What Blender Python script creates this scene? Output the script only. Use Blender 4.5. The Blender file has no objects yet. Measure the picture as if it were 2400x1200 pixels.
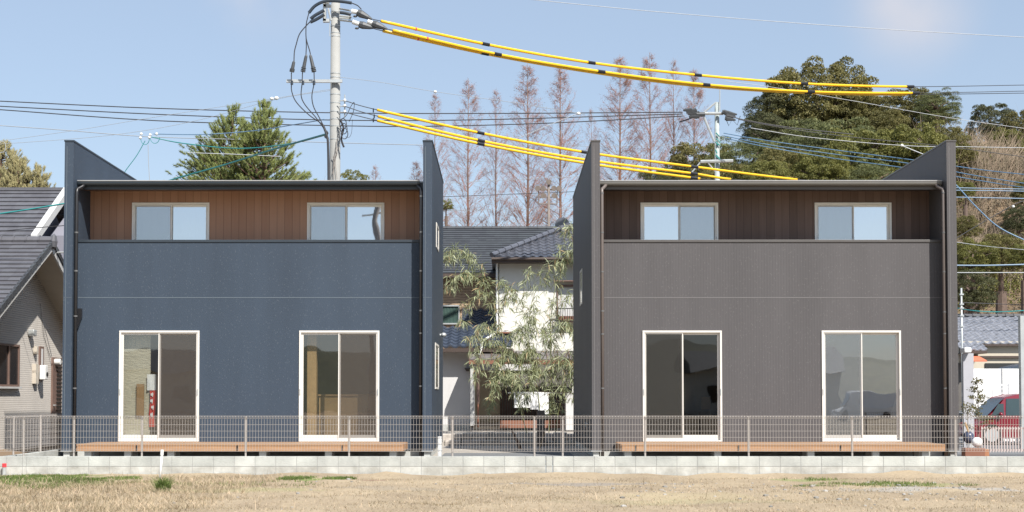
import bpy, math, random
import numpy as np
from mathutils import Vector, Matrix, noise as mnoise
R = math.radians
scene = bpy.context.scene
COL = scene.collection

# ---------------------------------------------------------------- camera
F = 3300.0; CX = 1180.0; TILT = R(2.0); HY = 925.0; CAMZ = 1.5
VY = HY - F * math.tan(TILT)
cam_d = bpy.data.cameras.new('camera'); cam = bpy.data.objects.new('camera', cam_d); COL.objects.link(cam)
cam_d.sensor_width = 36; cam_d.lens = F / 2400 * 36
cam_d.shift_x = (1200 - CX) / 2400; cam_d.shift_y = (VY - 600) / 2400
cam_d.clip_end = 3000; cam_d.clip_start = 0.1
cam.location = (0, 0, CAMZ); cam.rotation_euler = (R(90) + TILT, 0, 0)
scene.camera = cam

# ---------------------------------------------------------------- sky, sun, exposure
SUN_AZ, SUN_EL = R(31), R(46)
sdir = Vector((math.sin(SUN_AZ) * math.cos(SUN_EL), -math.cos(SUN_AZ) * math.cos(SUN_EL), math.sin(SUN_EL)))
sl = bpy.data.lights.new('sun', 'SUN'); sl.energy = 5.0; sl.angle = R(0.6); sl.color = (1, .955, .89)
so = bpy.data.objects.new('sun', sl); COL.objects.link(so)
so.rotation_euler = sdir.to_track_quat('Z', 'Y').to_euler(); so.location = (20, -20, 40)
w = bpy.data.worlds.new('World'); scene.world = w; w.use_nodes = True
nt = w.node_tree; bg = nt.nodes['Background']
sky = nt.nodes.new('ShaderNodeTexSky'); sky.sky_type = 'NISHITA'; sky.sun_disc = False
sky.sun_elevation = SUN_EL; sky.sun_rotation = math.pi - SUN_AZ
sky.air_density = 1.0; sky.dust_density = 0.6; sky.ozone_density = 2.2; sky.altitude = 0
# two faint clouds near the top of the view
tc = nt.nodes.new('ShaderNodeTexCoord')
def cloud_mask(d, r0, r1, sc):
    vm = nt.nodes.new('ShaderNodeVectorMath'); vm.operation = 'DISTANCE'; vm.inputs[1].default_value = d
    mp = nt.nodes.new('ShaderNodeMapping'); mp.inputs['Scale'].default_value = (1, 1, 1)
    nt.links.new(tc.outputs['Generated'], mp.inputs[0]); nt.links.new(mp.outputs[0], vm.inputs[0])
    mr = nt.nodes.new('ShaderNodeMapRange'); mr.interpolation_type = 'SMOOTHSTEP'
    mr.inputs[1].default_value = r1; mr.inputs[2].default_value = r0
    nt.links.new(vm.outputs['Value'], mr.inputs[0])
    nz = nt.nodes.new('ShaderNodeTexNoise'); nz.inputs['Scale'].default_value = sc; nz.inputs['Detail'].default_value = 6
    nt.links.new(tc.outputs['Generated'], nz.inputs['Vector'])
    m2 = nt.nodes.new('ShaderNodeMapRange'); m2.inputs[1].default_value = .35; m2.inputs[2].default_value = .75
    nt.links.new(nz.outputs['Fac'], m2.inputs[0])
    mu = nt.nodes.new('ShaderNodeMath'); mu.operation = 'MULTIPLY'
    nt.links.new(mr.outputs[0], mu.inputs[0]); nt.links.new(m2.outputs[0], mu.inputs[1]); return mu.outputs[0]

def P(px, py, Y):
    u = (px - CX) / F; v = (VY - py) / F
    dy = math.cos(TILT) - v * math.sin(TILT); dz = math.sin(TILT) + v * math.cos(TILT)
    t = Y / dy
    return Vector((t * u, Y, CAMZ + t * dz))
def PXp(px, py, X):
    u = (px - CX) / F; v = (VY - py) / F; t = X / u
    return Vector((X, t * (math.cos(TILT) - v * math.sin(TILT)), CAMZ + t * (math.sin(TILT) + v * math.cos(TILT))))
def PG(px, py, Z):
    v = (VY - py) / F
    t = (Z - CAMZ) / (math.sin(TILT) + v * math.cos(TILT))
    return Vector((t * (px - CX) / F, t * (math.cos(TILT) - v * math.sin(TILT)), Z))
c1 = cloud_mask(tuple(P(600, 5, 100).normalized()), .0, .055, 9)
c2 = cloud_mask(tuple(P(2130, 60, 100).normalized()), .0, .06, 9)
ad = nt.nodes.new('ShaderNodeMath'); ad.operation = 'ADD'; nt.links.new(c1, ad.inputs[0]); nt.links.new(c2, ad.inputs[1])
ml = nt.nodes.new('ShaderNodeMath'); ml.operation = 'MULTIPLY'; ml.inputs[1].default_value = 1.0; nt.links.new(ad.outputs[0], ml.inputs[0])
mx = nt.nodes.new('ShaderNodeMixRGB'); mx.inputs[2].default_value = (4.5, 4.5, 4.9, 1)
# the air near the ground evens out the colour of the low sky
gm = nt.nodes.new('ShaderNodeMixRGB'); gm.inputs[0].default_value = .55; gm.inputs[2].default_value = (3.35, 3.95, 4.8, 1)
nt.links.new(sky.outputs[0], gm.inputs[1])
nt.links.new(ml.outputs[0], mx.inputs[0]); nt.links.new(gm.outputs[0], mx.inputs[1]); nt.links.new(mx.outputs[0], bg.inputs[0])
bg.inputs[1].default_value = 0.11
vs = scene.view_settings; vs.view_transform = 'Standard'; vs.look = 'None'; vs.gamma = 1; vs.exposure = 0.55
scene.render.engine = 'CYCLES'; scene.cycles.max_bounces = 8; scene.cycles.transparent_max_bounces = 16

# ---------------------------------------------------------------- materials
def srgb(r, g, b):
    f = lambda c: ((c / 255 + .055) / 1.055) ** 2.4 if c > 10 else c / 255 / 12.92
    return (f(r), f(g), f(b))
MATS = {}
def mat(name, col, rough=.7, var=.12, scale=3.0, bump=0.0, bscale=40, metal=0.0, spec=.4, island=0.0, col2=None, trans=0.0, stretch=(1, 1, 1)):
    m = bpy.data.materials.new(name); m.use_nodes = True; n = m.node_tree; L = n.links
    b = n.nodes['Principled BSDF']; b.inputs['Roughness'].default_value = rough; b.inputs['Metallic'].default_value = metal
    b.inputs['Specular IOR Level'].default_value = spec
    t = n.nodes.new('ShaderNodeTexCoord'); mp = n.nodes.new('ShaderNodeMapping'); mp.inputs['Scale'].default_value = stretch
    L.new(t.outputs['Object'], mp.inputs[0])
    nz = n.nodes.new('ShaderNodeTexNoise'); nz.inputs['Scale'].default_value = scale; nz.inputs['Detail'].default_value = 6
    nz.inputs['Roughness'].default_value = .65
    L.new(mp.outputs[0], nz.inputs['Vector'])
    r = n.nodes.new('ShaderNodeMapRange'); r.inputs[1].default_value = .3; r.inputs[2].default_value = .7
    L.new(nz.outputs['Fac'], r.inputs[0])
    mi = n.nodes.new('ShaderNodeMixRGB')
    a = [c * (1 - var) for c in col]; d = [min(1, c * (1 + var)) for c in (col2 or col)]
    mi.inputs[1].default_value = (*a, 1); mi.inputs[2].default_value = (*d, 1)
    L.new(r.outputs[0], mi.inputs[0]); out = mi.outputs[0]
    if island:
        g = n.nodes.new('ShaderNodeNewGeometry'); r2 = n.nodes.new('ShaderNodeMapRange')
        r2.inputs[3].default_value = 1 - island; r2.inputs[4].default_value = 1 + island
        L.new(g.outputs['Random Per Island'], r2.inputs[0])
        hv = n.nodes.new('ShaderNodeHueSaturation'); L.new(out, hv.inputs['Color']); L.new(r2.outputs[0], hv.inputs['Value'])
        r3 = n.nodes.new('ShaderNodeMath'); r3.operation = 'MULTIPLY_ADD'; r3.inputs[1].default_value = -.03; r3.inputs[2].default_value = .515
        L.new(g.outputs['Random Per Island'], r3.inputs[0]); L.new(r3.outputs[0], hv.inputs['Hue']); out = hv.outputs[0]
    L.new(out, b.inputs['Base Color'])
    if trans:
        tr = n.nodes.new('ShaderNodeBsdfTranslucent'); L.new(out, tr.inputs[0]); ms = n.nodes.new('ShaderNodeMixShader'); ms.inputs[0].default_value = trans
        L.new(b.outputs[0], ms.inputs[1]); L.new(tr.outputs[0], ms.inputs[2]); L.new(ms.outputs[0], n.nodes['Material Output'].inputs[0])
    if bump:
        n2 = n.nodes.new('ShaderNodeTexNoise'); n2.inputs['Scale'].default_value = bscale; n2.inputs['Detail'].default_value = 4
        L.new(mp.outputs[0], n2.inputs['Vector'])
        bp = n.nodes.new('ShaderNodeBump'); bp.inputs['Strength'].default_value = bump; bp.inputs['Distance'].default_value = .02
        L.new(n2.outputs['Fac'], bp.inputs['Height']); L.new(bp.outputs[0], b.inputs['Normal'])
    MATS[name] = m; m['out'] = 0; return m

def siding(name, col, speck, rib=0, ribdepth=.25):
    """house siding: a sprayed coat with pale specks and fine vertical ribs"""
    m = mat(name, col, rough=.62, var=.10, scale=.9, spec=.35, stretch=(1.5, 1.5, .25)); n = m.node_tree; L = n.links; b = n.nodes['Principled BSDF']
    src = b.inputs['Base Color'].links[0].from_socket
    t = n.nodes.new('ShaderNodeTexCoord'); mp = n.nodes.new('ShaderNodeMapping'); mp.inputs['Scale'].default_value = (1, 1, .45)
    L.new(t.outputs['Object'], mp.inputs[0])
    v = n.nodes.new('ShaderNodeTexVoronoi'); v.inputs['Scale'].default_value = 34; v.inputs['Randomness'].default_value = 1; L.new(mp.outputs[0], v.inputs['Vector'])
    r = n.nodes.new('ShaderNodeMapRange'); r.inputs[1].default_value = .30; r.inputs[2].default_value = .14; L.new(v.outputs['Distance'], r.inputs[0])
    sep = n.nodes.new('ShaderNodeSeparateColor'); L.new(v.outputs['Color'], sep.inputs[0])
    gt = n.nodes.new('ShaderNodeMath'); gt.operation = 'GREATER_THAN'; gt.inputs[1].default_value = .62; L.new(sep.outputs[0], gt.inputs[0])
    mu = n.nodes.new('ShaderNodeMath'); mu.operation = 'MULTIPLY'; L.new(r.outputs[0], mu.inputs[0]); L.new(gt.outputs[0], mu.inputs[1])
    m3 = n.nodes.new('ShaderNodeMath'); m3.operation = 'MULTIPLY'; m3.inputs[1].default_value = .2; L.new(mu.outputs[0], m3.inputs[0])
    mi = n.nodes.new('ShaderNodeMixRGB'); mi.inputs[2].default_value = (*speck, 1); L.new(m3.outputs[0], mi.inputs[0]); L.new(src, mi.inputs[1])
    L.new(mi.outputs[0], b.inputs['Base Color'])
    nz = n.nodes.new('ShaderNodeTexNoise'); nz.inputs['Scale'].default_value = 60; L.new(mp.outputs[0], nz.inputs['Vector'])
    hgt = nz.outputs['Fac']
    if rib:
        sx = n.nodes.new('ShaderNodeSeparateXYZ'); L.new(t.outputs['Object'], sx.inputs[0])
        a = n.nodes.new('ShaderNodeMath'); a.operation = 'ADD'; L.new(sx.outputs[0], a.inputs[0]); L.new(sx.outputs[1], a.inputs[1])
        k = n.nodes.new('ShaderNodeMath'); k.operation = 'MULTIPLY'; k.inputs[1].default_value = rib; L.new(a.outputs[0], k.inputs[0])
        s = n.nodes.new('ShaderNodeMath'); s.operation = 'SINE'; L.new(k.outputs[0], s.inputs[0])
        ad2 = n.nodes.new('ShaderNodeMath'); ad2.operation = 'ADD'; L.new(s.outputs[0], ad2.inputs[0]); L.new(hgt, ad2.inputs[1]); hgt = ad2.outputs[0]
    bp = n.nodes.new('ShaderNodeBump'); bp.inputs['Strength'].default_value = ribdepth; bp.inputs['Distance'].default_value = .01
    L.new(hgt, bp.inputs['Height']); L.new(bp.outputs[0], b.inputs['Normal'])
    return m

def planks(name, c0, c1, wdt, axis=0, rough=.6, groove=.25, bumpy=0.0):
    """boards of width wdt along one axis, each its own tone, with dark joints"""
    m = bpy.data.materials.new(name); m.use_nodes = True; n = m.node_tree; L = n.links; b = n.nodes['Principled BSDF']
    b.inputs['Roughness'].default_value = rough; b.inputs['Specular IOR Level'].default_value = .3
    t = n.nodes.new('ShaderNodeTexCoord'); sx = n.nodes.new('ShaderNodeSeparateXYZ'); L.new(t.outputs['Object'], sx.inputs[0])
    d = n.nodes.new('ShaderNodeMath'); d.operation = 'DIVIDE'; d.inputs[1].default_value = wdt; L.new(sx.outputs[axis], d.inputs[0])
    fl = n.nodes.new('ShaderNodeMath'); fl.operation = 'FLOOR'; L.new(d.outputs[0], fl.inputs[0])
    fr = n.nodes.new('ShaderNodeMath'); fr.operation = 'FRACT'; L.new(d.outputs[0], fr.inputs[0])
    wn = n.nodes.new('ShaderNodeTexWhiteNoise'); wn.noise_dimensions = '1D'; L.new(fl.outputs[0], wn.inputs['W'])
    mp = n.nodes.new('ShaderNodeMapping'); s = [22, 22, 22]; s[2 if axis == 0 else 0] = 1.6; mp.inputs['Scale'].default_value = s; L.new(t.outputs['Object'], mp.inputs[0])
    nz = n.nodes.new('ShaderNodeTexNoise'); nz.inputs['Scale'].default_value = 1; nz.inputs['Detail'].default_value = 5; L.new(mp.outputs[0], nz.inputs['Vector'])
    av = n.nodes.new('ShaderNodeMath'); av.operation = 'ADD'; L.new(wn.outputs['Value'], av.inputs[0]); L.new(nz.outputs['Fac'], av.inputs[1])
    hf = n.nodes.new('ShaderNodeMath'); hf.operation = 'MULTIPLY'; hf.inputs[1].default_value = .5; L.new(av.outputs[0], hf.inputs[0])
    mi = n.nodes.new('ShaderNodeMixRGB'); mi.inputs[1].default_value = (*c0, 1); mi.inputs[2].default_value = (*c1, 1); L.new(hf.outputs[0], mi.inputs[0])
    lt = n.nodes.new('ShaderNodeMath'); lt.operation = 'LESS_THAN'; lt.inputs[1].default_value = .07; L.new(fr.outputs[0], lt.inputs[0])
    mg = n.nodes.new('ShaderNodeMath'); mg.operation = 'MULTIPLY'; mg.inputs[1].default_value = 1 - groove; L.new(lt.outputs[0], mg.inputs[0])
    dk = n.nodes.new('ShaderNodeMixRGB'); dk.inputs[2].default_value = (*[c * .3 for c in c0], 1); L.new(mg.outputs[0], dk.inputs[0]); L.new(mi.outputs[0], dk.inputs[1])
    L.new(dk.outputs[0], b.inputs['Base Color'])
    if bumpy:
        bp = n.nodes.new('ShaderNodeBump'); bp.inputs['Strength'].default_value = bumpy; bp.inputs['Distance'].default_value = .015
        L.new(nz.outputs['Fac'], bp.inputs['Height']); L.new(bp.outputs[0], b.inputs['Normal'])
    MATS[name] = m; return m

def glass(name, refl, tint, wav=.02, wsc=1.5):
    m = bpy.data.materials.new(name); m.use_nodes = True; n = m.node_tree; L = n.links; n.nodes.remove(n.nodes['Principled BSDF'])
    tr = n.nodes.new('ShaderNodeBsdfTransparent'); tr.inputs[0].default_value = (*tint, 1)
    gl = n.nodes.new('ShaderNodeBsdfGlossy'); gl.inputs['Roughness'].default_value = .012; gl.inputs[0].default_value = (.95, .97, 1, 1)
    t = n.nodes.new('ShaderNodeTexCoord'); nz = n.nodes.new('ShaderNodeTexNoise'); nz.inputs['Scale'].default_value = wsc; nz.inputs['Detail'].default_value = 1
    L.new(t.outputs['Object'], nz.inputs['Vector'])
    bp = n.nodes.new('ShaderNodeBump'); bp.inputs['Strength'].default_value = 1; bp.inputs['Distance'].default_value = wav
    L.new(nz.outputs['Fac'], bp.inputs['Height']); L.new(bp.outputs[0], gl.inputs['Normal'])
    ms = n.nodes.new('ShaderNodeMixShader'); ms.inputs[0].default_value = refl
    L.new(tr.outputs[0], ms.inputs[1]); L.new(gl.outputs[0], ms.inputs[2]); L.new(ms.outputs[0], n.nodes['Material Output'].inputs[0])
    MATS[name] = m; return m
def screen_mat(name, col, op):
    m = bpy.data.materials.new(name); m.use_nodes = True; n = m.node_tree; L = n.links; b = n.nodes['Principled BSDF']
    b.inputs['Base Color'].default_value = (*col, 1); b.inputs['Roughness'].default_value = .8
    tr = n.nodes.new('ShaderNodeBsdfTransparent'); ms = n.nodes.new('ShaderNodeMixShader'); ms.inputs[0].default_value = op
    L.new(tr.outputs[0], ms.inputs[1]); L.new(b.outputs[0], ms.inputs[2]); L.new(ms.outputs[0], n.nodes['Material Output'].inputs[0])
    MATS[name] = m; return m

siding('navy_siding', (.037, .053, .077), (.20, .22, .24), rib=0, ribdepth=.3)
siding('brown_siding', (.079, .074, .076), (.25, .24, .23), rib=105, ribdepth=.10)
mat('navy_metal', (.030, .040, .052), .42, .06, spec=.5)
mat('brown_metal', (.085, .078, .074), .4, .06, spec=.5)
mat('navy_gutter', (.02, .028, .036), .3, .06, spec=.6)
mat('brown_gutter', (.13, .125, .115), .35, .06, spec=.6)
mat('navy_pipe', (.018, .018, .02), .35, .05, spec=.5)
mat('brown_pipe', (.13, .108, .098), .38, .05, spec=.5)
mat('roof_edge', (.5, .5, .5), .35, .08, metal=.5)
planks('oak_boards', (.34, .185, .12), (.47, .28, .19), .17, groove=.5)
planks('umber_boards', (.10, .066, .053), (.20, .135, .11), .17, groove=.5)
mat('soffit_wood', (.13, .07, .045), .7, .1)
mat('soffit_dark', (.05, .035, .03), .7, .1)
mat('white_frame', (.66, .63, .58), .35, .05, spec=.5)
mat('rail_white', (.72, .70, .66), .4, .05)
mat('concrete', (.43, .44, .42), .85, .14, 2.5, .3, 60)
mat('room_wall', (.60, .52, .40), .8, .1)
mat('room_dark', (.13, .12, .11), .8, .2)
mat('room_floor', (.26, .18, .11), .5, .15)
mat('plaster_cream', (.50, .46, .36), .85, .08, 4, .9, 9, stretch=(1, 1, 3))
mat('cardboard', (.32, .20, .10), .8, .1)
mat('paper_white', (.75, .75, .75), .8, .04)
mat('banner_red', (.55, .045, .03), .7, .08)
mat('curtain_grey', (.66, .72, .78), .8, .12, 1.2)
mat('wood_light', (.42, .27, .13), .6, .12)
glass('glass_upper', .72, (.75, .8, .82), .002, 1.2)
glass('glass_lower', .20, (.76, .78, .76), .0016, 1.4)
glass('glass_dark', .09, (.34, .34, .33), .0016, 1.4)
glass('glass_blue', .34, (.5, .52, .54), .0022, 1.4)
screen_mat('insect_screen', (.085, .072, .062), .45)
screen_mat('insect_screen_dark', (.045, .043, .038), .45)
screen_mat('insect_screen_pale', (.20, .22, .24), .26)
planks('deck_boards', (.32, .19, .11), (.42, .26, .15), .14, axis=1, rough=.55)
mat('deck_fascia', (.33, .175, .085), .6, .14, 1, col2=(.38, .22, .12), stretch=(1.2, 8, 22))
mat('pipe_clamp', (.16, .16, .16), .4, .05, metal=.3)
mat('black_metal', (.015, .015, .015), .5, .05)
mat('steel_wire', (.42, .385, .355), .45, .06, metal=.3)
mat('galvanised', (.45, .47, .47), .45, .12, metal=.35)
mat('pipe_white', (.72, .72, .70), .45, .05)

# ---------------------------------------------------------------- object helpers
ORG = {}
def tag(o, label=None, cat=None, group=None, kind=None):
    if label: o['label'] = label
    if cat: o['category'] = cat
    if group: o['group'] = group
    if kind: o['kind'] = kind
    return o
def thing(name, loc, label, cat, group=None):
    o = bpy.data.objects.new(name, None); COL.objects.link(o); o.location = loc; o.empty_display_size = .3
    ORG[o.name] = Vector(loc); return tag(o, label, cat, group)
class MB:
    def __init__(s): s.v = []; s.f = []; s.mi = []
    def add(s, vs, fs, mi=0):
        o = len(s.v); s.v += [tuple(a) for a in vs]; s.f += [tuple(i + o for i in f) for f in fs]; s.mi += [mi] * len(fs); return s
    def box(s, x0, x1, y0, y1, z0, z1, mi=0):
        v = [(x, y, z) for x in (x0, x1) for y in (y0, y1) for z in (z0, z1)]
        return s.add(v, [(0, 1, 3, 2), (4, 6, 7, 5), (0, 4, 5, 1), (2, 3, 7, 6), (0, 2, 6, 4), (1, 5, 7, 3)], mi)
    def prism(s, poly, off, mi=0):
        """poly: 3-D points of one face, off: extrusion vector"""
        n = len(poly); off = Vector(off); a = [Vector(p) for p in poly]; v = a + [p + off for p in a]
        return s.add(v, [tuple(range(n - 1, -1, -1)), tuple(range(n, 2 * n))] + [(i, (i + 1) % n, n + (i + 1) % n, n + i) for i in range(n)], mi)
    def tube(s, pts, r, n=6, mi=0, cap=True):
        pts = [Vector(p) for p in pts]; rs = r if isinstance(r, (list, tuple)) else [r] * len(pts)
        o = len(s.v); up = None; V = []
        for i, p in enumerate(pts):
            d = (pts[min(i + 1, len(pts) - 1)] - pts[max(i - 1, 0)])
            if d.length < 1e-9: d = Vector((0, 0, 1))
            d.normalize()
            if up is None: up = d.orthogonal().normalized()
            up = (up - d * up.dot(d)); up = up.normalized() if up.length > 1e-6 else d.orthogonal().normalized()
            q = d.cross(up)
            for k in range(n):
                a = 2 * math.pi * k / n; V.append(p + (up * math.cos(a) + q * math.sin(a)) * rs[i])
        fs = [(i * n + k, i * n + (k + 1) % n, (i + 1) * n + (k + 1) % n, (i + 1) * n + k) for i in range(len(pts) - 1) for k in range(n)]
        if cap: fs += [tuple(range(n - 1, -1, -1)), tuple((len(pts) - 1) * n + k for k in range(n))]
        return s.add(V, fs, mi)
    def cyl(s, p0, p1, r, n=12, r1=None, mi=0): return s.tube([p0, p1], [r, r if r1 is None else r1], n, mi)
    def ball(s, c, r, n=10, sz=(1, 1, 1), mi=0):
        c = Vector(c); m = n // 2; V = []; 
        for i in range(m + 1):
            th = math.pi * i / m
            for k in range(n):
                ph = 2 * math.pi * k / n; V.append(c + Vector((math.sin(th) * math.cos(ph) * sz[0], math.sin(th) * math.sin(ph) * sz[1], math.cos(th) * sz[2])) * r)
        return s.add(V, [(i * n + k, (i + 1) * n + k, (i + 1) * n + (k + 1) % n, i * n + (k + 1) % n) for i in range(m) for k in range(n)], mi)
    def grid(s, P2, mi=0):
        a = len(P2); b = len(P2[0])
        return s.add([p for row in P2 for p in row], [(i * b + j, i * b + j + 1, (i + 1) * b + j + 1, (i + 1) * b + j) for i in range(a - 1) for j in range(b - 1)], mi)
    def build(s, name, m, parent=None, smooth=False, bevel=0, label=None, **kw):
        me = bpy.data.meshes.new(name); o = bpy.data.objects.new(name, me); COL.objects.link(o)
        org = Vector((0, 0, 0))
        if parent is not None: org = ORG[parent.name]; o.parent = parent
        ORG[o.name] = org
        me.from_pydata([(a[0] - org.x, a[1] - org.y, a[2] - org.z) for a in s.v], [], s.f)
        for q in (m if isinstance(m, (list, tuple)) else [m]): me.materials.append(MATS[q])
        if any(s.mi): me.polygons.foreach_set('material_index', s.mi)
        if smooth: me.polygons.foreach_set('use_smooth', [True] * len(s.f))
        if bevel:
            b = o.modifiers.new('bevel', 'BEVEL'); b.width = bevel; b.segments = 2; b.limit_method = 'ANGLE'
        if label: o['label'] = label
        tag(o, None, kw.get('cat'), kw.get('group'), kw.get('kind')); return o
def top(o, label, cat, group=None): return tag(o, label, cat, group)
def fast(name, V, Fc, m, parent=None, smooth=False):
    """big mesh from numpy arrays; Fc all of the same vertex count"""
    me = bpy.data.meshes.new(name); o = bpy.data.objects.new(name, me); COL.objects.link(o)
    org = Vector((0, 0, 0))
    if parent is not None: org = ORG[parent.name]; o.parent = parent
    ORG[o.name] = org
    V = np.asarray(V, dtype=np.float32) - np.array(org, dtype=np.float32); Fc = np.asarray(Fc, dtype=np.int32); k = Fc.shape[1]
    me.vertices.add(len(V)); me.vertices.foreach_set('co', V.ravel())
    me.loops.add(Fc.size); me.loops.foreach_set('vertex_index', Fc.ravel())
    me.polygons.add(len(Fc)); me.polygons.foreach_set('loop_start', np.arange(0, Fc.size, k, dtype=np.int32))
    me.polygons.foreach_set('loop_total', np.full(len(Fc), k, dtype=np.int32))
    if smooth: me.polygons.foreach_set('use_smooth', np.ones(len(Fc), dtype=bool))
    me.update(calc_edges=True); me.validate()
    me.materials.append(MATS[m]); return o
def copy_tree(o, parent=None):
    c = o.copy(); COL.objects.link(c); ORG[c.name] = ORG.get(o.name, Vector((0, 0, 0)))
    if parent is not None: c.parent = parent
    for ch in [q for q in CH.get(o.name, [])]: CH.setdefault(c.name, []).append(copy_tree(ch, c))
    return c
CH = {}
def wall_holes(x0, x1, z0, z1, y0, y1, holes):
    """a wall slab between y0 and y1 with rectangular openings"""
    b = MB(); xs = sorted({x0, x1, *[h[0] for h in holes], *[h[1] for h in holes]}); zs = sorted({z0, z1, *[h[2] for h in holes], *[h[3] for h in holes]})
    solid = {}
    for i in range(len(xs) - 1):
        for j in range(len(zs) - 1):
            cx, cz = (xs[i] + xs[i + 1]) / 2, (zs[j] + zs[j + 1]) / 2
            solid[i, j] = not any(h[0] < cx < h[1] and h[2] < cz < h[3] for h in holes)
    for (i, j), s in solid.items():
        if not s: continue
        a, c, d, e = xs[i], xs[i + 1], zs[j], zs[j + 1]
        b.add([(a, y0, d), (c, y0, d), (c, y0, e), (a, y0, e)], [(0, 1, 2, 3)]); b.add([(a, y1, d), (c, y1, d), (c, y1, e), (a, y1, e)], [(3, 2, 1, 0)])
        for (di, dj, q) in ((-1, 0, [(a, y0, d), (a, y0, e), (a, y1, e), (a, y1, d)]), (1, 0, [(c, y0, d), (c, y1, d), (c, y1, e), (c, y0, e)]),
                            (0, -1, [(a, y0, d), (a, y1, d), (c, y1, d), (c, y0, d)]), (0, 1, [(a, y0, e), (c, y0, e), (c, y1, e), (a, y1, e)])):
            if not solid.get((i + di, j + dj), False): b.add(q, [(0, 1, 2, 3)])
    return b

mat('white_frame_shade_lift', (.86, .84, .79), .35, .05, spec=.5)  # same frames as below, colour raised to offset the shade under the eave
def sliding_window(parent, xl, xr, zt, zb, Y, door, gl_l, gl_r, screen=None, label=None, screen_m='insect_screen'):
    """aluminium sliding window; the outer frame stands 3 cm proud of the wall face at Y"""
    tf = .042; f = MB(); y0, y1 = Y - .03, Y + .09
    f.box(xl, xr, y0, y1, zt - tf, zt); f.box(xl, xr, y0, y1, zb, zb + .03)
    f.box(xl, xl + tf, y0 + .001, y1 - .001, zb + .03, zt - tf); f.box(xr - tf, xr, y0 + .001, y1 - .001, zb + .03, zt - tf)
    FM = 'white_frame' if door else 'white_frame_shade_lift'; wo = f.build('window', FM, parent, bevel=.004, label=label)
    a, b, c, d = xl + tf, xr - tf, zb + .032, zt - tf - .002; mid = (a + b) / 2; ts = .045; tb = .11 if door else .045
    for k, (s0, s1, ya, g) in enumerate(((a + .002, mid + .028, Y + .012, gl_l), (mid - .028, b - .002, Y + .05, gl_r))):
        if screen == 'r' and k == 1: pass
        s = MB(); s.box(s0, s0 + ts, ya, ya + .028, c, d); s.box(s1 - ts, s1, ya, ya + .028, c, d)
        s.box(s0 + ts, s1 - ts, ya + .001, ya + .027, d - ts, d); s.box(s0 + ts, s1 - ts, ya + .001, ya + .027, c, c + tb)
        s.build('sash', FM, wo)
        MB().add([(s0 + ts - .003, ya + .014, c + tb - .003), (s1 - ts + .003, ya + .014, c + tb - .003), (s1 - ts + .003, ya + .014, d - ts + .003), (s0 + ts - .003, ya + .014, d - ts + .003)], [(0, 1, 2, 3)]).build('pane', g, wo)
    if screen:
        s0, s1 = (mid - .02, b - .004) if screen == 'r' else (a + .004, mid + .02); ya = Y - .012
        s = MB(); t = .02
        s.box(s0, s0 + t, ya, ya + .014, c, d); s.box(s1 - t, s1, ya, ya + .014, c, d); s.box(s0 + t, s1 - t, ya, ya + .014, d - t, d); s.box(s0 + t, s1 - t, ya, ya + .014, c, c + (.045 if door else t))
        s.build('screen_frame', FM, wo)
        q = t - .002
        MB().add([(s0 + q, ya + .007, c + q), (s1 - q, ya + .007, c + q), (s1 - q, ya + .007, d - q), (s0 + q, ya + .007, d - q)], [(0, 1, 2, 3)]).build('insect_screen', screen_m, wo)
    if door:
        hz = zb + (zt - zb) * .42
        for hx in (xl + .015, xr - .04): MB().box(hx, hx + .02, y0 - .012, y0 + .002, hz, hz + .13).build('handle', 'galvanised', wo, bevel=.003)
    return wo

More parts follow.
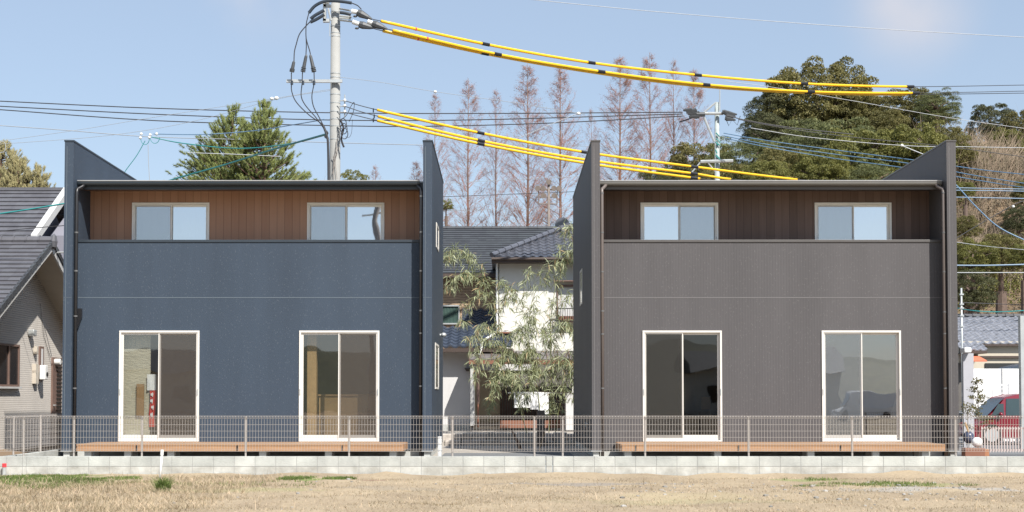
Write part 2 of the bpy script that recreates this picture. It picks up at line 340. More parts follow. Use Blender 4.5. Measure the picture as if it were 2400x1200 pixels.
# ================================================================ the two new houses
GZ = .15      # level of the building plots
def new_house(c):
    Y0, Yw, Yb, Yk = 30.0, 30.4, 31.25, c['back']
    X = lambda px: P(px, 700, Y0).x
    lo, li, ri, ro = X(c['lo']), X(c['li']), X(c['ri']), X(c['ro'])
    Z = lambda py, Y: P(1180, py, Y).z
    zb = Z(1056, Y0); zt = Z(332, Y0); ztk = zt - .013 * (Yk - Y0)
    sid, met, gut, pip, brd = c['siding'], c['metal'], c['gutter'], c['pipe'], c['boards']
    h = thing('house', ((lo + ri) / 2, Y0, GZ), c['label'], 'house', 'newly built two storey houses')
    for (a, b, side) in ((lo, li, 'l'), (ri, ro, 'r')):
        holes = c['slits'] if ((side == 'r') == (c['slit_side'] == 'r')) else []
        poly = [(a, Y0, zb), (a, Yk, zb), (a, Yk, ztk), (a, Y0, zt)]
        MB().prism(poly, (b - a, 0, 0)).build('fin_wall', sid, h)
        e = .012; MB().prism([(a - e, Y0 - e, zt + .002), (a - e, Yk + e, ztk + .002), (a - e, Yk + e, ztk + .035), (a - e, Y0 - e, zt + .035)], (b - a + 2 * e, 0, 0)).build('coping', met, h)
        MB().box(a + .045, a + .055, Y0 - .004, Y0 + .01, zb, zt - .1).box(a + .01, b - .01, Y0 - .004, Y0 + .01, Z(697, Y0) - .004, Z(697, Y0) + .004).build('siding_joint', sid.replace('siding', 'joint'), h)
        MB().box(a + .03, b - .03, Y0 + .04, Yk - .05, GZ - .1, zb - .001).build('foundation', 'concrete', h)
        MB().box(a - .02, b + .02, Y0 - .015, Y0 + .3, zb - .022, zb - .002).build('flashing', 'galvanised', h)
    # front wall with two door openings
    D = []
    for (pl, pr, *_r) in c['doors']:
        D.append((P(pl, 900, Yw).x, P(pr, 900, Yw).x, Z(1035, Yw), Z(775, Yw)))
    zp = Z(568, Yw)
    wall_holes(li + .001, ri - .001, zb, zp, Yw, Yw + .14, [(a + .02, b - .02, d + .01, e - .02) for a, b, d, e in D]).build('front_wall', sid, h)
    MB().box(li + .004, ri - .004, Yw - .02, Yw + .16, zp + .001, Z(562, Yw)).build('coping', met, h, bevel=.004)
    MB().box(li + .005, ri - .005, Yw - .0035, Yw + .01, Z(698.2, Yw), Z(696.6, Yw)).build('siding_joint', sid.replace('siding', 'joint'), h)
    MB().box(li + .02, ri - .02, Yw + .03, Yw + .2, GZ - .1, zb - .001).build('foundation', 'concrete', h)
    zf = zp - 1.1
    MB().box(li + .001, ri - .001, Yw + .14, Yk - .16, zf - .3, zf).build('floor_slab', 'room_wall', h)
    MB().box(li + .001, ri - .001, Yk - .155, Yk - .01, zb, ztk - .4).build('back_wall', sid, h)
    # upper wall of boards with two windows
    sz = Z(447, Yb) + .02
    W = [(P(a, 500, Yb).x, P(b, 500, Yb).x, Z(602, Yb), Z(475, Yb)) for (a, b, *_r) in c['wins']]
    wall_holes(li + .001, ri - .001, zf + .001, sz, Yb, Yb + .12, [(a + .02, b - .02, d + .01, e - .02) for a, b, d, e in W]).build('upper_wall', brd, h)
    # roof
    zfr = Z(424, 30.36); sl_ = .075
    rf = MB(); yk = Yk - .02
    rf.prism([(li + .006, 30.36, zfr - .03), (li + .006, yk, zfr - .03 + sl_ * (yk - 30.36)), (li + .006, yk, zfr + sl_ * (yk - 30.36)), (li + .006, 30.36, zfr)], (ri - li - .012, 0, 0))
    ro_ = rf.build('roof', 'roof_edge', h)
    MB().box(li + .006, ri - .006, 30.37, 30.40, zfr - .185, zfr - .032).build('fascia', met, ro_)
    MB().prism([(li + .006, 30.405, zfr - .18), (li + .006, Yb - .002, zfr - .18 + .1 * .85), (li + .006, Yb - .002, zfr - .15 + .1 * .85), (li + .006, 30.405, zfr - .15)], (ri - li - .012, 0, 0)).build('soffit', c['soffit'], ro_)
    MB().box(li + .006, ri - .006, Yb + .12, Yk - .17, sz - .02, sz).build('ceiling', 'room_wall', h)
    g = MB(); prof = [(30.365, zfr - .02)] + [(30.30 - .065 * math.cos(a), zfr - .055 - .062 * math.sin(a)) for a in [i * math.pi / 8 for i in range(9)]]
    prof = [(30.235, zfr - .02)] + [(30.30 - .065 * math.cos(a), zfr - .055 - .062 * math.sin(a)) for a in [i * math.pi / 8 for i in range(9)]] + [(30.365, zfr - .02)]
    inner = [(y + (.006 if y < 30.3 else -.006), z + .006) for y, z in prof][::-1]
    x0, x1 = li + .012, P(c['gut_r'], 430, 30.3).x
    poly = [(x0, y, z) for y, z in prof + inner]; n = len(poly)
    off = Vector((x1 - x0, 0, 0)); v = [Vector(p) for p in poly]
    g.add(v + [p + off for p in v], [(i, (i + 1) % n, n + (i + 1) % n, n + i) for i in range(n)])
    g.add([Vector(p) for p in [(x0 + .001, y, z) for y, z in prof]], [tuple(range(len(prof)))]); g.add([Vector(p) for p in [(x1 - .001, y, z) for y, z in prof]], [tuple(range(len(prof)))])
    gg = g.build('gutter', gut, ro_)
    MB().tube([(x0, 30.235, zfr - .014), (x1, 30.235, zfr - .014)], .012, 6).build('gutter_bead', 'roof_edge', ro_)
    # windows
    for (a, b, d, e), cfgw in zip(D, c['doors']): sliding_window(h, a, b, e, d, Yw, True, cfgw[2], cfgw[3], cfgw[4], cfgw[5], cfgw[6])
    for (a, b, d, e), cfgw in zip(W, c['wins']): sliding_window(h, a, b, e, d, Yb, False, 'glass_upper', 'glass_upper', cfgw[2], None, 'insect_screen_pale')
    for (a, b, d, e) in W:
        s = MB(); n = 26
        s.grid([[(a + (b - a) * i / n, Yb + .3 + .02 * math.sin(i * 1.9), z) for z in (d, e)] for i in range(n + 1)]).build('curtain', 'curtain_grey', h, smooth=True)
    # rooms
    zr = Z(1034, Yw) - .03
    MB().box(li + .002, ri - .002, Yw + .145, Yk - .17, zr - .1, zr).build('room_floor', 'room_floor', h)
    MB().box(li + .002, ri - .002, Yw + 3.4, Yw + 3.5, zr + .002, zf - .302).build('room_wall', c['room'], h)
    MB().box(X(c['part']), X(c['part']) + .1, Yw + .15, Yw + 3.39, zr + .002, zf - .302).build('partition', c['room'], h)
    # downpipes
    for (px, cps) in c['pipes']:
        lf = px < c['li'] + 60; x = li + .046 if lf else ri - .046; sg = 1 if lf else -1; p = MB(); zt_ = zfr - .1; zl = GZ + .02
        p.tube([(x + .10 * sg, 30.28, zt_ + .01), (x + .07 * sg, 30.26, zt_ - .04), (x, 30.12, zt_ - .12), (x, 30.1, zt_ - .2), (x, 30.1, zl)], .037, 12)
        pp = p.build('downpipe', pip, h, smooth=True)
        for py in cps:
            z = Z(py, 30.1); MB().cyl((x, 30.1, z - .015), (x, 30.1, z + .015), .042, 12).cyl((x, 30.1, z), (x - .05 * sg, 30.1, z), .008, 6).build('pipe_collar', 'pipe_clamp', pp)
    # slit windows on the outer side
    for (pa, pt, pb_) in c['slits']:
        xx = (ro if c['slit_side'] == 'r' else lo); sgn = 1 if c['slit_side'] == 'r' else -1
        A = PXp(pa[0], pt, xx); B = PXp(pa[1], pt, xx); ya, yb = sorted((A.y, B.y)); zt2 = A.z; ym = (ya + yb) / 2
        zt2 = CAMZ + (A.z - CAMZ); zb2 = PXp((pa[0] + pa[1]) / 2, pb_, xx).z; zt2 = PXp((pa[0] + pa[1]) / 2, pt, xx).z
        s = MB(); t = .05; x0_, x1_ = sorted((xx - .01 * sgn, xx + .016 * sgn))
        s.box(x0_, x1_, ya, ya + t, zb2, zt2).box(x0_, x1_, yb - t, yb, zb2, zt2).box(x0_, x1_, ya + t, yb - t, zt2 - t, zt2).box(x0_, x1_, ya + t, yb - t, zb2, zb2 + t)
        so_ = s.build('slit_window', 'white_frame', h); xg = xx + .006 * sgn
        MB().add([(xg, ya, zb2), (xg, yb, zb2), (xg, yb, zt2), (xg, ya, zt2)], [(0, 1, 2, 3)]).build('pane', 'dark_glass', so_)
    return h, dict(lo=lo, li=li, ri=ri, ro=ro, zb=zb, zr=zr, Z=Z)
mat('navy_joint', (.11, .135, .16), .6, .05); mat('brown_joint', (.155, .148, .148), .6, .05)
mat('dark_glass', (.02, .022, .025), .08, .05, spec=.8)
HL, hl = new_house(dict(back=35.5, lo=148, li=169, ri=991, ro=1012.5, siding='navy_siding', metal='navy_metal', gutter='navy_gutter', pipe='navy_pipe', boards='oak_boards', soffit='soffit_wood', room='room_wall', gut_r=984, part=600,
    label='dark navy blue two storey house with warm brown boards along its recessed balcony', slit_side='r', slits=[((1022, 1027.5), 528, 585), ((1019.5, 1027.5), 806, 912)],
    doors=[(279, 467, 'glass_lower', 'glass_lower', 'r', 'sliding glass door with pale plaster and a red banner behind its left pane', 'insect_screen'), (701, 889, 'glass_lower', 'glass_lower', 'r', 'sliding glass door with a lit wooden post behind its left pane', 'insect_screen')],
    wins=[(310, 491, 'l'), (720, 901, 'l')], pipes=[(173, (545, 635, 741, 910)), (986, (460, 544, 635, 728, 781, 905))]))
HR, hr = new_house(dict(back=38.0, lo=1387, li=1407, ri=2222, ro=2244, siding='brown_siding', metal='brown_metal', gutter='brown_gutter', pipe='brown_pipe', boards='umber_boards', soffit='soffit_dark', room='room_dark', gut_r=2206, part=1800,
    label='charcoal brown two storey house with very dark boards along its recessed balcony', slit_side='l', slits=[((1360, 1365), 633, 715)],
    doors=[(1506, 1692, 'glass_dark', 'glass_dark', 'l', 'sliding glass door onto a dark empty room', 'insect_screen_dark'), (1926, 2112, 'glass_blue', 'glass_blue', 'l', 'sliding glass door with a bluish left pane and a tan board inside', 'insect_screen_pale')],
    wins=[(1501, 1683, 'r'), (1909, 2089, 'l')], pipes=[(1413, (453, 545, 637, 729, 783, 910)), (2216, (452, 545, 637, 731, 782, 910))]))
# black hopper box on the left pipe, side lamp, tap
x = P(187, 740, 30.36).x; zz = hl['Z']
MB().box(x - .06, x + .05, 30.28, 30.38, zz(744, 30.3), zz(723, 30.3)).prism([(x - .06, 30.28, zz(744, 30.3)), (x + .05, 30.28, zz(744, 30.3)), (x - .03, 30.28, zz(770, 30.3)), (x - .06, 30.28, zz(770, 30.3))], (0, .1, 0)).build('rain_hopper', 'navy_pipe', HL)
x = P(1413, 750, 30.36).x
MB().box(x - .055, x - .03, 30.27, 30.34, zz(758, 30.3), zz(727, 30.3)).build('meter_box', 'black_metal', HR)
y = PXp(1031, 785, hl['ro']).y; z = PXp(1031, 785, hl['ro']).z
l_ = thing('wall_lamp', (hl['ro'], y, z), 'small round chrome lamp on the outer side wall of the navy house', 'lamp')
MB().cyl((hl['ro'] - .005, y, z), (hl['ro'] + .06, y, z), .03, 12).build('mount', 'galvanised', l_); MB().ball((hl['ro'] + .09, y, z), .07, 14, (1, 1, .8)).build('shade', 'galvanised', l_, smooth=True)
MB().cyl((hr['lo'] - .05, 31.5, .85), (hr['lo'], 31.5, .85), .015, 8).cyl((hr['lo'] - .05, 31.5, .85), (hr['lo'] - .05, 31.5, .78), .012, 8).box(hr['lo'] - .08, hr['lo'] - .03, 31.49, 31.51, .87, .88).build('water_tap', 'galvanised', HR)

# things seen through the glass doors
zr = hl['zr']
x0, x1 = P(284, 900, 30.66).x, P(352, 900, 30.66).x
top(MB().box(x0, x1, 30.66, 30.70, zr + .002, zr + 2.38).build('plaster_panel', 'plaster_cream'), 'rough cream plaster panel right behind the leftmost glass pane', 'panel')
b = thing('banner', (P(362, 900, 30.9).x, 30.62, zr), 'red and white cloth banner behind the leftmost glass door', 'banner')
xa, xb = P(351, 900, 30.6).x, P(366, 900, 30.6).x
z0, z1, z2 = P(0, 1000, 30.9).z, P(0, 915, 30.9).z, P(0, 878, 30.9).z
MB().grid([[(xa + (xb - xa) * i / 4 - .02 * math.sin(j), 30.6 + .015 * math.sin(i * 2 + j), z0 + (z1 - z0) * j / 6) for j in range(7)] for i in range(5)]).build('red_cloth', 'banner_red', b, smooth=True)
MB().grid([[(xa - .06 + (xb - xa + .06) * i / 4, 30.6 + .015 * math.sin(i * 2 + j), z1 + .002 + (z2 - z1) * j / 4) for j in range(5)] for i in range(5)]).build('white_cloth', 'paper_white', b, smooth=True)
q = MB()
for (px, py) in ((356, 925), (355, 940), (357, 955), (355, 972)): a = P(px, py, 30.57); q.box(a.x - .025, a.x + .03, 30.568, 30.574, a.z - .02, a.z + .03); q.box(a.x + .01, a.x + .025, 30.562, 30.567, a.z - .05, a.z + .05)
q.build('lettering', 'paper_white', b)
x = P(340, 900, 30.85).x
top(MB().box(x - .12, x + .04, 30.60, 30.63, P(0, 975, 30.6).z, P(0, 900, 30.85).z).build('cardboard_sheet', 'cardboard'), 'brown cardboard sheet standing in front of the cream plaster panel', 'cardboard')
x = P(316, 1010, 30.8).x
bx_ = thing('cardboard_box', (x, 30.6, zr), 'low cardboard box on the floor behind the leftmost glass pane', 'box')
MB().box(x - .14, x + .14, 30.555, 30.65, zr + .001, zr + .16).build('box_body', 'cardboard', bx_); MB().box(x - .15, x + .15, 30.55, 30.655, zr + .162, zr + .175).build('lid', 'paper_white', bx_)
x = P(732, 900, 30.8).x
top(MB().box(x - .1, x + .1, 30.7, 30.9, zr + .001, zr + 2.4).build('wooden_post', 'wood_light'), 'pale wooden post inside the room behind the door with two brown panes', 'post')
x0, x1 = P(716, 900, 31.2).x, P(885, 900, 31.2).x
k = thing('kitchen_counter', ((x0 + x1) / 2, 31.2, zr), 'tan kitchen counter front inside the navy house', 'counter')
MB().box(x0 + .3, x1, 31.2, 31.7, zr + .001, zr + 1.0).build('counter_body', 'wood_light', k); MB().box(x0 + .28, x1, 31.17, 31.73, zr + 1.002, zr + 1.04).build('counter_top', 'cardboard', k)
x = P(1657, 950, 32).x
b = thing('clothes_steamer', (x, 32, hr['zr']), 'small appliance on a thin stand inside the dark room', 'appliance')
MB().cyl((x + .07, 32, hr['zr']), (x + .07, 32, hr['zr'] + 1.0), .01, 6).build('stand', 'galvanised', b); MB().box(x - .12, x + .06, 31.9, 32.1, hr['zr'] + .7, hr['zr'] + .98).build('appliance_body', 'cardboard', b)
x = P(2085, 900, 31).x
top(MB().prism([(x - .1, 30.9, hr['zr']), (x + .13, 30.9, hr['zr']), (x + .22, 30.9, hr['zr'] + 1.0), (x + .14, 30.9, hr['zr'] + 1.05), (x - .05, 30.9, hr['zr'] + .5)], (0, .02, 0)).build('leaning_board', 'plaster_cream'), 'tan board leaning inside the rightmost glass door', 'board')

# ---------------------------------------------------------------- decks
def deck(pl, pr, posts, label, brackets):
    yf = 29.0; x0, x1 = P(pl, 1045, yf).x, P(pr, 1045, yf).x; zt = P(0, 1041, yf).z; zl = P(0, 1057.5, yf).z
    d = thing('wooden_deck', ((x0 + x1) / 2, yf, GZ), label, 'deck', 'wooden decks below the glass doors')
    b = MB(); n = 9; dw = (30.39 - yf) / n
    for i in range(n): b.box(x0, x1, yf + i * dw + .003 - (.036 if i == 0 else 0), yf + (i + 1) * dw - .003, zt - .03, zt)
    b.build('deck_boards', 'deck_boards', d)
    MB().box(x0 + .005, x1 - .005, yf - .024, yf + .001, zl, zt - .038).build('fascia_board', 'deck_fascia', d, bevel=.003)
    MB().box(x1 - .004, x1 + .02, yf + .002, 30.35, zl, zt - .003).build('end_board', 'deck_fascia', d)
    MB().box(x0 - .02, x0 + .004, yf + .002, 30.35, zl, zt - .003).build('end_board', 'deck_fascia', d)
    for px in posts:
        a = P(px, 1065, yf + .1); MB().box(a.x - .07, a.x + .07, yf + .06, yf + .2, GZ - .02, zl + .01).build('pier', 'concrete', d)
        MB().box(a.x - .05, a.x + .05, yf + .7, yf + .8, GZ - .02, zt - .032).build('pier', 'concrete', d)
    for px in brackets:
        a = P(px, 1050, yf - .03); MB().box(a.x - .014, a.x + .014, yf - .036, yf - .0245, zl + .02, zt - .02).build('bracket', 'black_metal', d)
deck(181, 943, (207, 300, 401, 616, 770, 921), 'orange brown wooden deck along the foot of the navy house', (320, 556, 802))
deck(1457, 2213, (1472, 1682, 1900, 2052, 2168), 'orange brown wooden deck along the foot of the charcoal house', (1490, 1731, 1970))
# ================================================================ ground
rng = np.random.default_rng(7)
def hill_h(x, y):
    """terrain height beyond the plots: flat, rising to a wooded hill on the right"""
    s = lambda t: t * t * (3 - 2 * t)
    a = s(min(1, max(0, (x - 13 - max(0, 90 - y) * .12) / 24))); b = min(1, max(0, (y - 68) / 50)); b = b ** .85
    c = s(min(1, max(0, (x - 2) / 18))) * min(1, max(0, (y - 90) / 40)) * .16
    return (a * b + c) * 19 * (1 + .12 * math.sin(x * .31 + y * .2)) 
def ground_mat():
    m = mat('field_soil', (.35, .27, .18), .95, .16, .55, .6, 30, col2=(.42, .335, .225)); n = m.node_tree; L = n.links; b = n.nodes['Principled BSDF']
    src = b.inputs['Base Color'].links[0].from_socket
    t = n.nodes.new('ShaderNodeTexCoord'); sp = n.nodes.new('ShaderNodeSeparateXYZ'); L.new(t.outputs['Object'], sp.inputs[0])
    def mask(expr_nodes): pass
    # fine straw texture
    mp = n.nodes.new('ShaderNodeMapping'); mp.inputs['Scale'].default_value = (9, 26, 1); L.new(t.outputs['Object'], mp.inputs[0])
    nz = n.nodes.new('ShaderNodeTexNoise'); nz.inputs['Scale'].default_value = 1.4; nz.inputs['Detail'].default_value = 8; nz.inputs['Roughness'].default_value = .8; L.new(mp.outputs[0], nz.inputs['Vector'])
    r = n.nodes.new('ShaderNodeMapRange'); r.inputs[1].default_value = .35; r.inputs[2].default_value = .68; r.inputs[3].default_value = .62; r.inputs[4].default_value = 1.18; L.new(nz.outputs['Fac'], r.inputs[0])
    mu = n.nodes.new('ShaderNodeMixRGB'); mu.blend_type = 'MULTIPLY'; mu.inputs[0].default_value = 1; L.new(src, mu.inputs[1]); L.new(r.outputs[0], mu.inputs[2])
    # green patches and grey gravel patches, each a soft region broken by noise
    out = mu.outputs[0]
    n2 = n.nodes.new('ShaderNodeTexNoise'); n2.inputs['Scale'].default_value = 2.2; n2.inputs['Detail'].default_value = 7; L.new(t.outputs['Object'], n2.inputs['Vector'])
    def patch(out, cx, cy, rx, ry, col, amt):
        mp = n.nodes.new('ShaderNodeMapping'); mp.inputs['Location'].default_value = (-cx / rx, -cy / ry, 0); mp.inputs['Scale'].default_value = (1 / rx, 1 / ry, 0); L.new(t.outputs['Object'], mp.inputs[0])
        ln = n.nodes.new('ShaderNodeVectorMath'); ln.operation = 'LENGTH'; L.new(mp.outputs[0], ln.inputs[0])
        ad = n.nodes.new('ShaderNodeMath'); ad.operation = 'MULTIPLY_ADD'; ad.inputs[1].default_value = 2.4; L.new(n2.outputs['Fac'], ad.inputs[0]); L.new(ln.outputs['Value'], ad.inputs[2])
        rr = n.nodes.new('ShaderNodeMapRange'); rr.inputs[1].default_value = 2.2; rr.inputs[2].default_value = 1.7; rr.inputs[4].default_value = amt; L.new(ad.outputs[0], rr.inputs[0])
        mi = n.nodes.new('ShaderNodeMixRGB'); mi.inputs[2].default_value = (*col, 1); L.new(rr.outputs[0], mi.inputs[0]); L.new(out, mi.inputs[1]); return mi.outputs[0]
    g = lambda px, py: (PG(px, py, 0).x, PG(px, py, 0).y)
    for (px, py, rx, ry, col, amt) in ((60, 1122, 2.0, 1.4, (.15, .19, .05), .9), (735, 1120, .55, .45, (.17, .26, .05), .85), (890, 1124, .35, .2, (.17, .06, .05), .7), (2090, 1132, 1.4, .5, (.25, .27, .11), .6),
                                  (1900, 1124, .8, .3, (.20, .26, .08), .6), (1350, 1130, 2.0, .35, (.24, .22, .20), .7), (2180, 1142, 2.4, .5, (.36, .34, .31), .8), (880, 1140, 1.6, .4, (.32, .27, .2), .6), (1620, 1160, 1.4, .7, (.40, .33, .2), .5),
                                  (520, 1145, 1.8, .6, (.30, .29, .13), .5), (1620, 1170, 2, .6, (.33, .31, .16), .35)):
        out = patch(out, *g(px, py), rx, ry, col, amt)
    L.new(out, b.inputs['Base Color'])
ground_mat()
def fieldz(x, y): return max(0, (y - 26.3) / .7) * max(0, .075 * (mnoise.noise(Vector((x * 1.1, 5, 2))) + .25) + .03 * mnoise.noise(Vector((x * 5, 5, 2)))) + .05 * mnoise.noise(Vector((x * .7, y * .9, 0))) + .02 * mnoise.noise(Vector((x * 3, y * 3, 3))) - .03
xs = np.concatenate([np.linspace(-900, -20, 12)[:-1], np.linspace(-20, 20, 161), np.linspace(20, 900, 12)[1:]])
ys = np.concatenate([np.linspace(-900, 8, 14)[:-1], np.linspace(8, 26.98, 91)])
V = [(x, y, fieldz(x, y) if abs(x) < 21 and y > 7 else -.03) for y in ys for x in xs]; nx = len(xs)
Fs = [(j * nx + i, j * nx + i + 1, (j + 1) * nx + i + 1, (j + 1) * nx + i) for j in range(len(ys) - 1) for i in range(nx - 1)]
fld = fast('field', V, Fs, 'field_soil', smooth=True); tag(fld, 'dry grass field in front of the houses', None, None, 'structure')
mat('yard_gravel', (.38, .35, .31), .95, .2, 3, .8, 45)
mat('far_ground', (.26, .17, .11), .95, .25, .25, .6, 5, col2=(.20, .15, .09))
mat('asphalt_pale', (.17, .175, .18), .9, .12, 1.5, .3, 60)
xs = np.concatenate([np.linspace(-1200, -70, 8)[:-1], np.linspace(-70, 110, 91), np.linspace(110, 1200, 8)[1:]]); ys = np.concatenate([np.linspace(27.18, 60, 12)[:-1], np.linspace(60, 150, 46), np.linspace(150, 1500, 8)[1:]])
V = [(x, y, GZ + (hill_h(x, min(y, 150)) if -70 < x < 200 else 0)) for y in ys for x in xs]; nx = len(xs)
Fs = [(j * nx + i, j * nx + i + 1, (j + 1) * nx + i + 1, (j + 1) * nx + i) for j in range(len(ys) - 1) for i in range(nx - 1)]
tag(fast('hillside', V, Fs, 'far_ground', smooth=True), 'ground rising to the hill behind the houses', None, None, 'structure')
def sheet(name, x0, x1, y0, y1, z, m): tag(MB().add([(x0, y0, z), (x1, y0, z), (x1, y1, z), (x0, y1, z)], [(0, 1, 2, 3)]).build(name, m), None, None, None, 'structure')
sheet('yard', -9.5, 9.2, 27.17, 39.5, GZ + .004, 'yard_gravel')
sheet('path', -1.35, 1.55, 27.2, 32.5, GZ + .008, 'asphalt_pale')
sheet('car_park', 9.9, 22, 30.5, 60, GZ + .008, 'asphalt_pale')

# block walls ----------------------------------------------------
def block_mat():
    m = mat('block', (.36, .37, .35), .9, .17, 1.5, .35, 50, col2=(.45, .46, .43), island=.05)
block_mat(); mat('mortar', (.30, .30, .29), .9, .1); mat('block_low', (.36, .35, .31), .9, .22, 3.0, .35, 50, col2=(.44, .44, .41))
yb = 27.0; ztb = P(0, 1070, yb).z; zmid = P(0, 1093.5, yb).z
def block_wall(pxs, label):
    x0, x1 = P(pxs[0], 1090, yb).x, P(pxs[-1], 1090, yb).x
    t = thing('block_wall', ((x0 + x1) / 2, yb, -.1), label, 'wall', 'low concrete block walls along the field')
    MB().box(x0 + .004, x1 - .004, yb + .006, yb + .144, -.2, ztb - .006).build('mortar', 'mortar', t)
    b = MB(); c = MB()
    for a, d in zip(pxs[:-1], pxs[1:]):
        a, d = P(a, 1090, yb).x, P(d, 1090, yb).x
        b.box(a + .004, d - .004, yb, yb + .15, zmid + .004, ztb); c.box(a + .004, d - .004, yb + .002, yb + .148, zmid - .19, zmid - .004)
    b.build('upper_course', 'block', t, bevel=.005); c.build('lower_course', 'block_low', t, bevel=.005); return t
n0 = [-1, 59 - 5] + [61 + 48.85 * i for i in range(25)] + [1280]
n0 = [-400 + 48.85 * i for i in range(9)] + [14, 52, 61] + [109.8 + 48.75 * i for i in range(24)] + [1279]
block_wall(n0, 'low wall of pale concrete blocks in front of the navy house')
block_wall([1279.8, 1295.2], 'narrow upright block joining the two low walls by the bamboo')
block_wall([1296 + 48.4 * i for i in range(25)] + [2520], 'low wall of pale concrete blocks in front of the charcoal house')
# side return of the wall on the left
xr = P(12, 1070, 27.2).x
t = thing('side_wall', (xr, 28, 0), 'short block wall running back from the left end of the front wall', 'wall')
MB().box(xr - .06, xr + .06, 27.16, 32.5, -.1, ztb + .0).build('block_course', 'block', t, bevel=.005)
# mesh fence ------------------------------------------------------
def mesh_fence(x0, x1, posts, label, axis='x', yf=27.075, z0=None, gang=0):
    """steel mesh panels with a folded top edge between thin posts"""
    zt = P(0, 975, yb).z; zl = P(0, 1058, yb).z; r = .0032
    pt = (lambda a, d: (a, yf + d)) if axis == 'x' else (lambda a, d: (yf + d, a))
    fn = thing('mesh_fence', (*pt((x0 + x1) / 2, 0), ztb), label, 'fence', 'wire mesh fences on the block walls')
    ps = [x0] + sorted(posts) + [x1]
    hz = [P(0, py, yb).z for py in (995.5, 1010.5, 1025.3, 1040, 1053)]
    for a, d in zip(ps[:-1], ps[1:]):
        if d - a < .2: continue
        m = MB(); n = int(round((d - a) / .0545))
        for k in range(n):
            q = a + (k + .5) * (d - a) / n
            m.tube([(*pt(q, 0), zl), (*pt(q, 0), zt - .045), (*pt(q, -.035), zt - .02), (*pt(q, -.03), zt), (*pt(q, .004), zt - .04)], r, 4, cap=False)
        for z, dd in [(h, 0) for h in hz] + [(zl, -.02), (zl + .0, .0), (zt - .045, 0), (zt, -.03), (zt - .02, -.037)]:
            m.tube([(*pt(a, dd + .005), z), (*pt(d, dd + .005), z)], r * 1.15, 4)
        m.build('mesh_panel', 'steel_wire', fn)
    for q in posts:
        MB().tube([(*pt(q, .02), ztb - .05), (*pt(q, .02), zt - .01)], .019, 8).build('post', 'steel_wire', fn)
X27 = lambda px: P(px, 1000, yb).x
xa = xr - .0
mesh_fence(X27(-340), X27(1253), [X27(q) for q in (-155, 52, 170, 330, 574, 817, 1060)] + [X27(1253) - .001], 'wire mesh fence in front of the navy house')
mesh_fence(X27(1319), X27(2500), [X27(1319) + .001] + [X27(1513 + 243.3 * i) for i in range(4)], 'wire mesh fence in front of the charcoal house')
mesh_fence(X27(1254.5), X27(1317.5), [], 'narrow wire mesh infill panel behind the bamboo foot')
mesh_fence(27.25, 32.4, [27.6, 29.2, 31.0], 'wire mesh fence running back along the left side wall', axis='y', yf=xr)
p = P(1031, 1060, 27.35); MB().box(p.x - .04, p.x + .04, 27.3, 27.38, GZ, P(0, 1023, 27.35).z).build('boundary_stake', 'pipe_white', bevel=.006)
tag(bpy.data.objects['boundary_stake'], 'square white stake behind the block wall between the houses', 'stake')
s_ = thing('marker_post', (P(10, 1100, 26.9).x, 26.9, 0), 'short grey post with a red cap at the left end of the block wall', 'marker')
a = P(10, 1100, 26.9); MB().cyl((a.x, 26.9, -.05), (a.x, 26.9, P(0, 1095, 26.9).z), .035, 10).build('post', 'galvanised', s_)
mat('red_plastic', (.65, .05, .06), .4, .05); MB().cyl((a.x, 26.9, P(0, 1095, 26.9).z), (a.x, 26.9, P(0, 1086, 26.9).z), .042, 10).build('cap', 'red_plastic', s_, bevel=.004)
g0 = PG(374, 1122, 0); g1 = P(380, 1054, g0.y)
s_ = thing('pipe_stake', (g0.x, g0.y, 0), 'leaning white plastic pipe stake in the dry field', 'stake')
MB().cyl((g0.x, g0.y, -.05), g1 - Vector((0, 0, .06)), .022, 10).build('pipe', 'pipe_white', s_, smooth=True); MB().cyl(g1 - Vector((0.005, 0, .1)), g1, .03, 10).build('cap', 'pipe_white', s_)

# ================================================================ leaves and grass
mat('grass_dry', (.29, .235, .14), .8, .18, .9, island=.5, col2=(.46, .37, .25), trans=.2)
mat('grass_green', (.11, .16, .035), .8, .2, 1, island=.4, col2=(.16, .22, .06), trans=.3)
def blades(name, base, h, wd, m, rg, parent=None, lean=.8):
    n = len(base); a = rg.uniform(0, 2 * math.pi, n); ln = rg.uniform(.1, lean, n) * h; b = rg.uniform(0, 2 * math.pi, n)
    sx, sy = np.cos(a) * wd / 2, np.sin(a) * wd / 2
    t = base + np.stack([np.cos(b) * ln, np.sin(b) * ln, h * rg.uniform(.35, 1, n)], 1); mid = (base + t) / 2 + np.stack([-np.cos(b) * ln * .15, -np.sin(b) * ln * .15, h * .12], 1)
    V = np.empty((n, 5, 3)); V[:, 0] = base; V[:, 0, 0] -= sx; V[:, 0, 1] -= sy; V[:, 1] = base; V[:, 1, 0] += sx; V[:, 1, 1] += sy
    V[:, 2] = mid; V[:, 2, 0] += sx * .7; V[:, 2, 1] += sy * .7; V[:, 3] = t; V[:, 4] = mid; V[:, 4, 0] -= sx * .7; V[:, 4, 1] -= sy * .7
    i = np.arange(n)[:, None] * 5
    F3 = np.concatenate([np.concatenate([i, i + 1, i + 2], 1), np.concatenate([i, i + 2, i + 4], 1), np.concatenate([i + 4, i + 2, i + 3], 1)])
    return fast(name, V.reshape(-1, 3), F3, m, parent)
def field_pts(n, y0, y1, dens):
    y = rng.uniform(y0, y1, n * 3); x = rng.uniform(-.39, .40, n * 3) * y; k = np.array([dens(a, b) for a, b in zip(x, y)]) > rng.uniform(0, 1, n * 3)
    x, y = x[k][:n], y[k][:n]; return np.array([(a, b, fieldz(a, b)) for a, b in zip(x, y)])
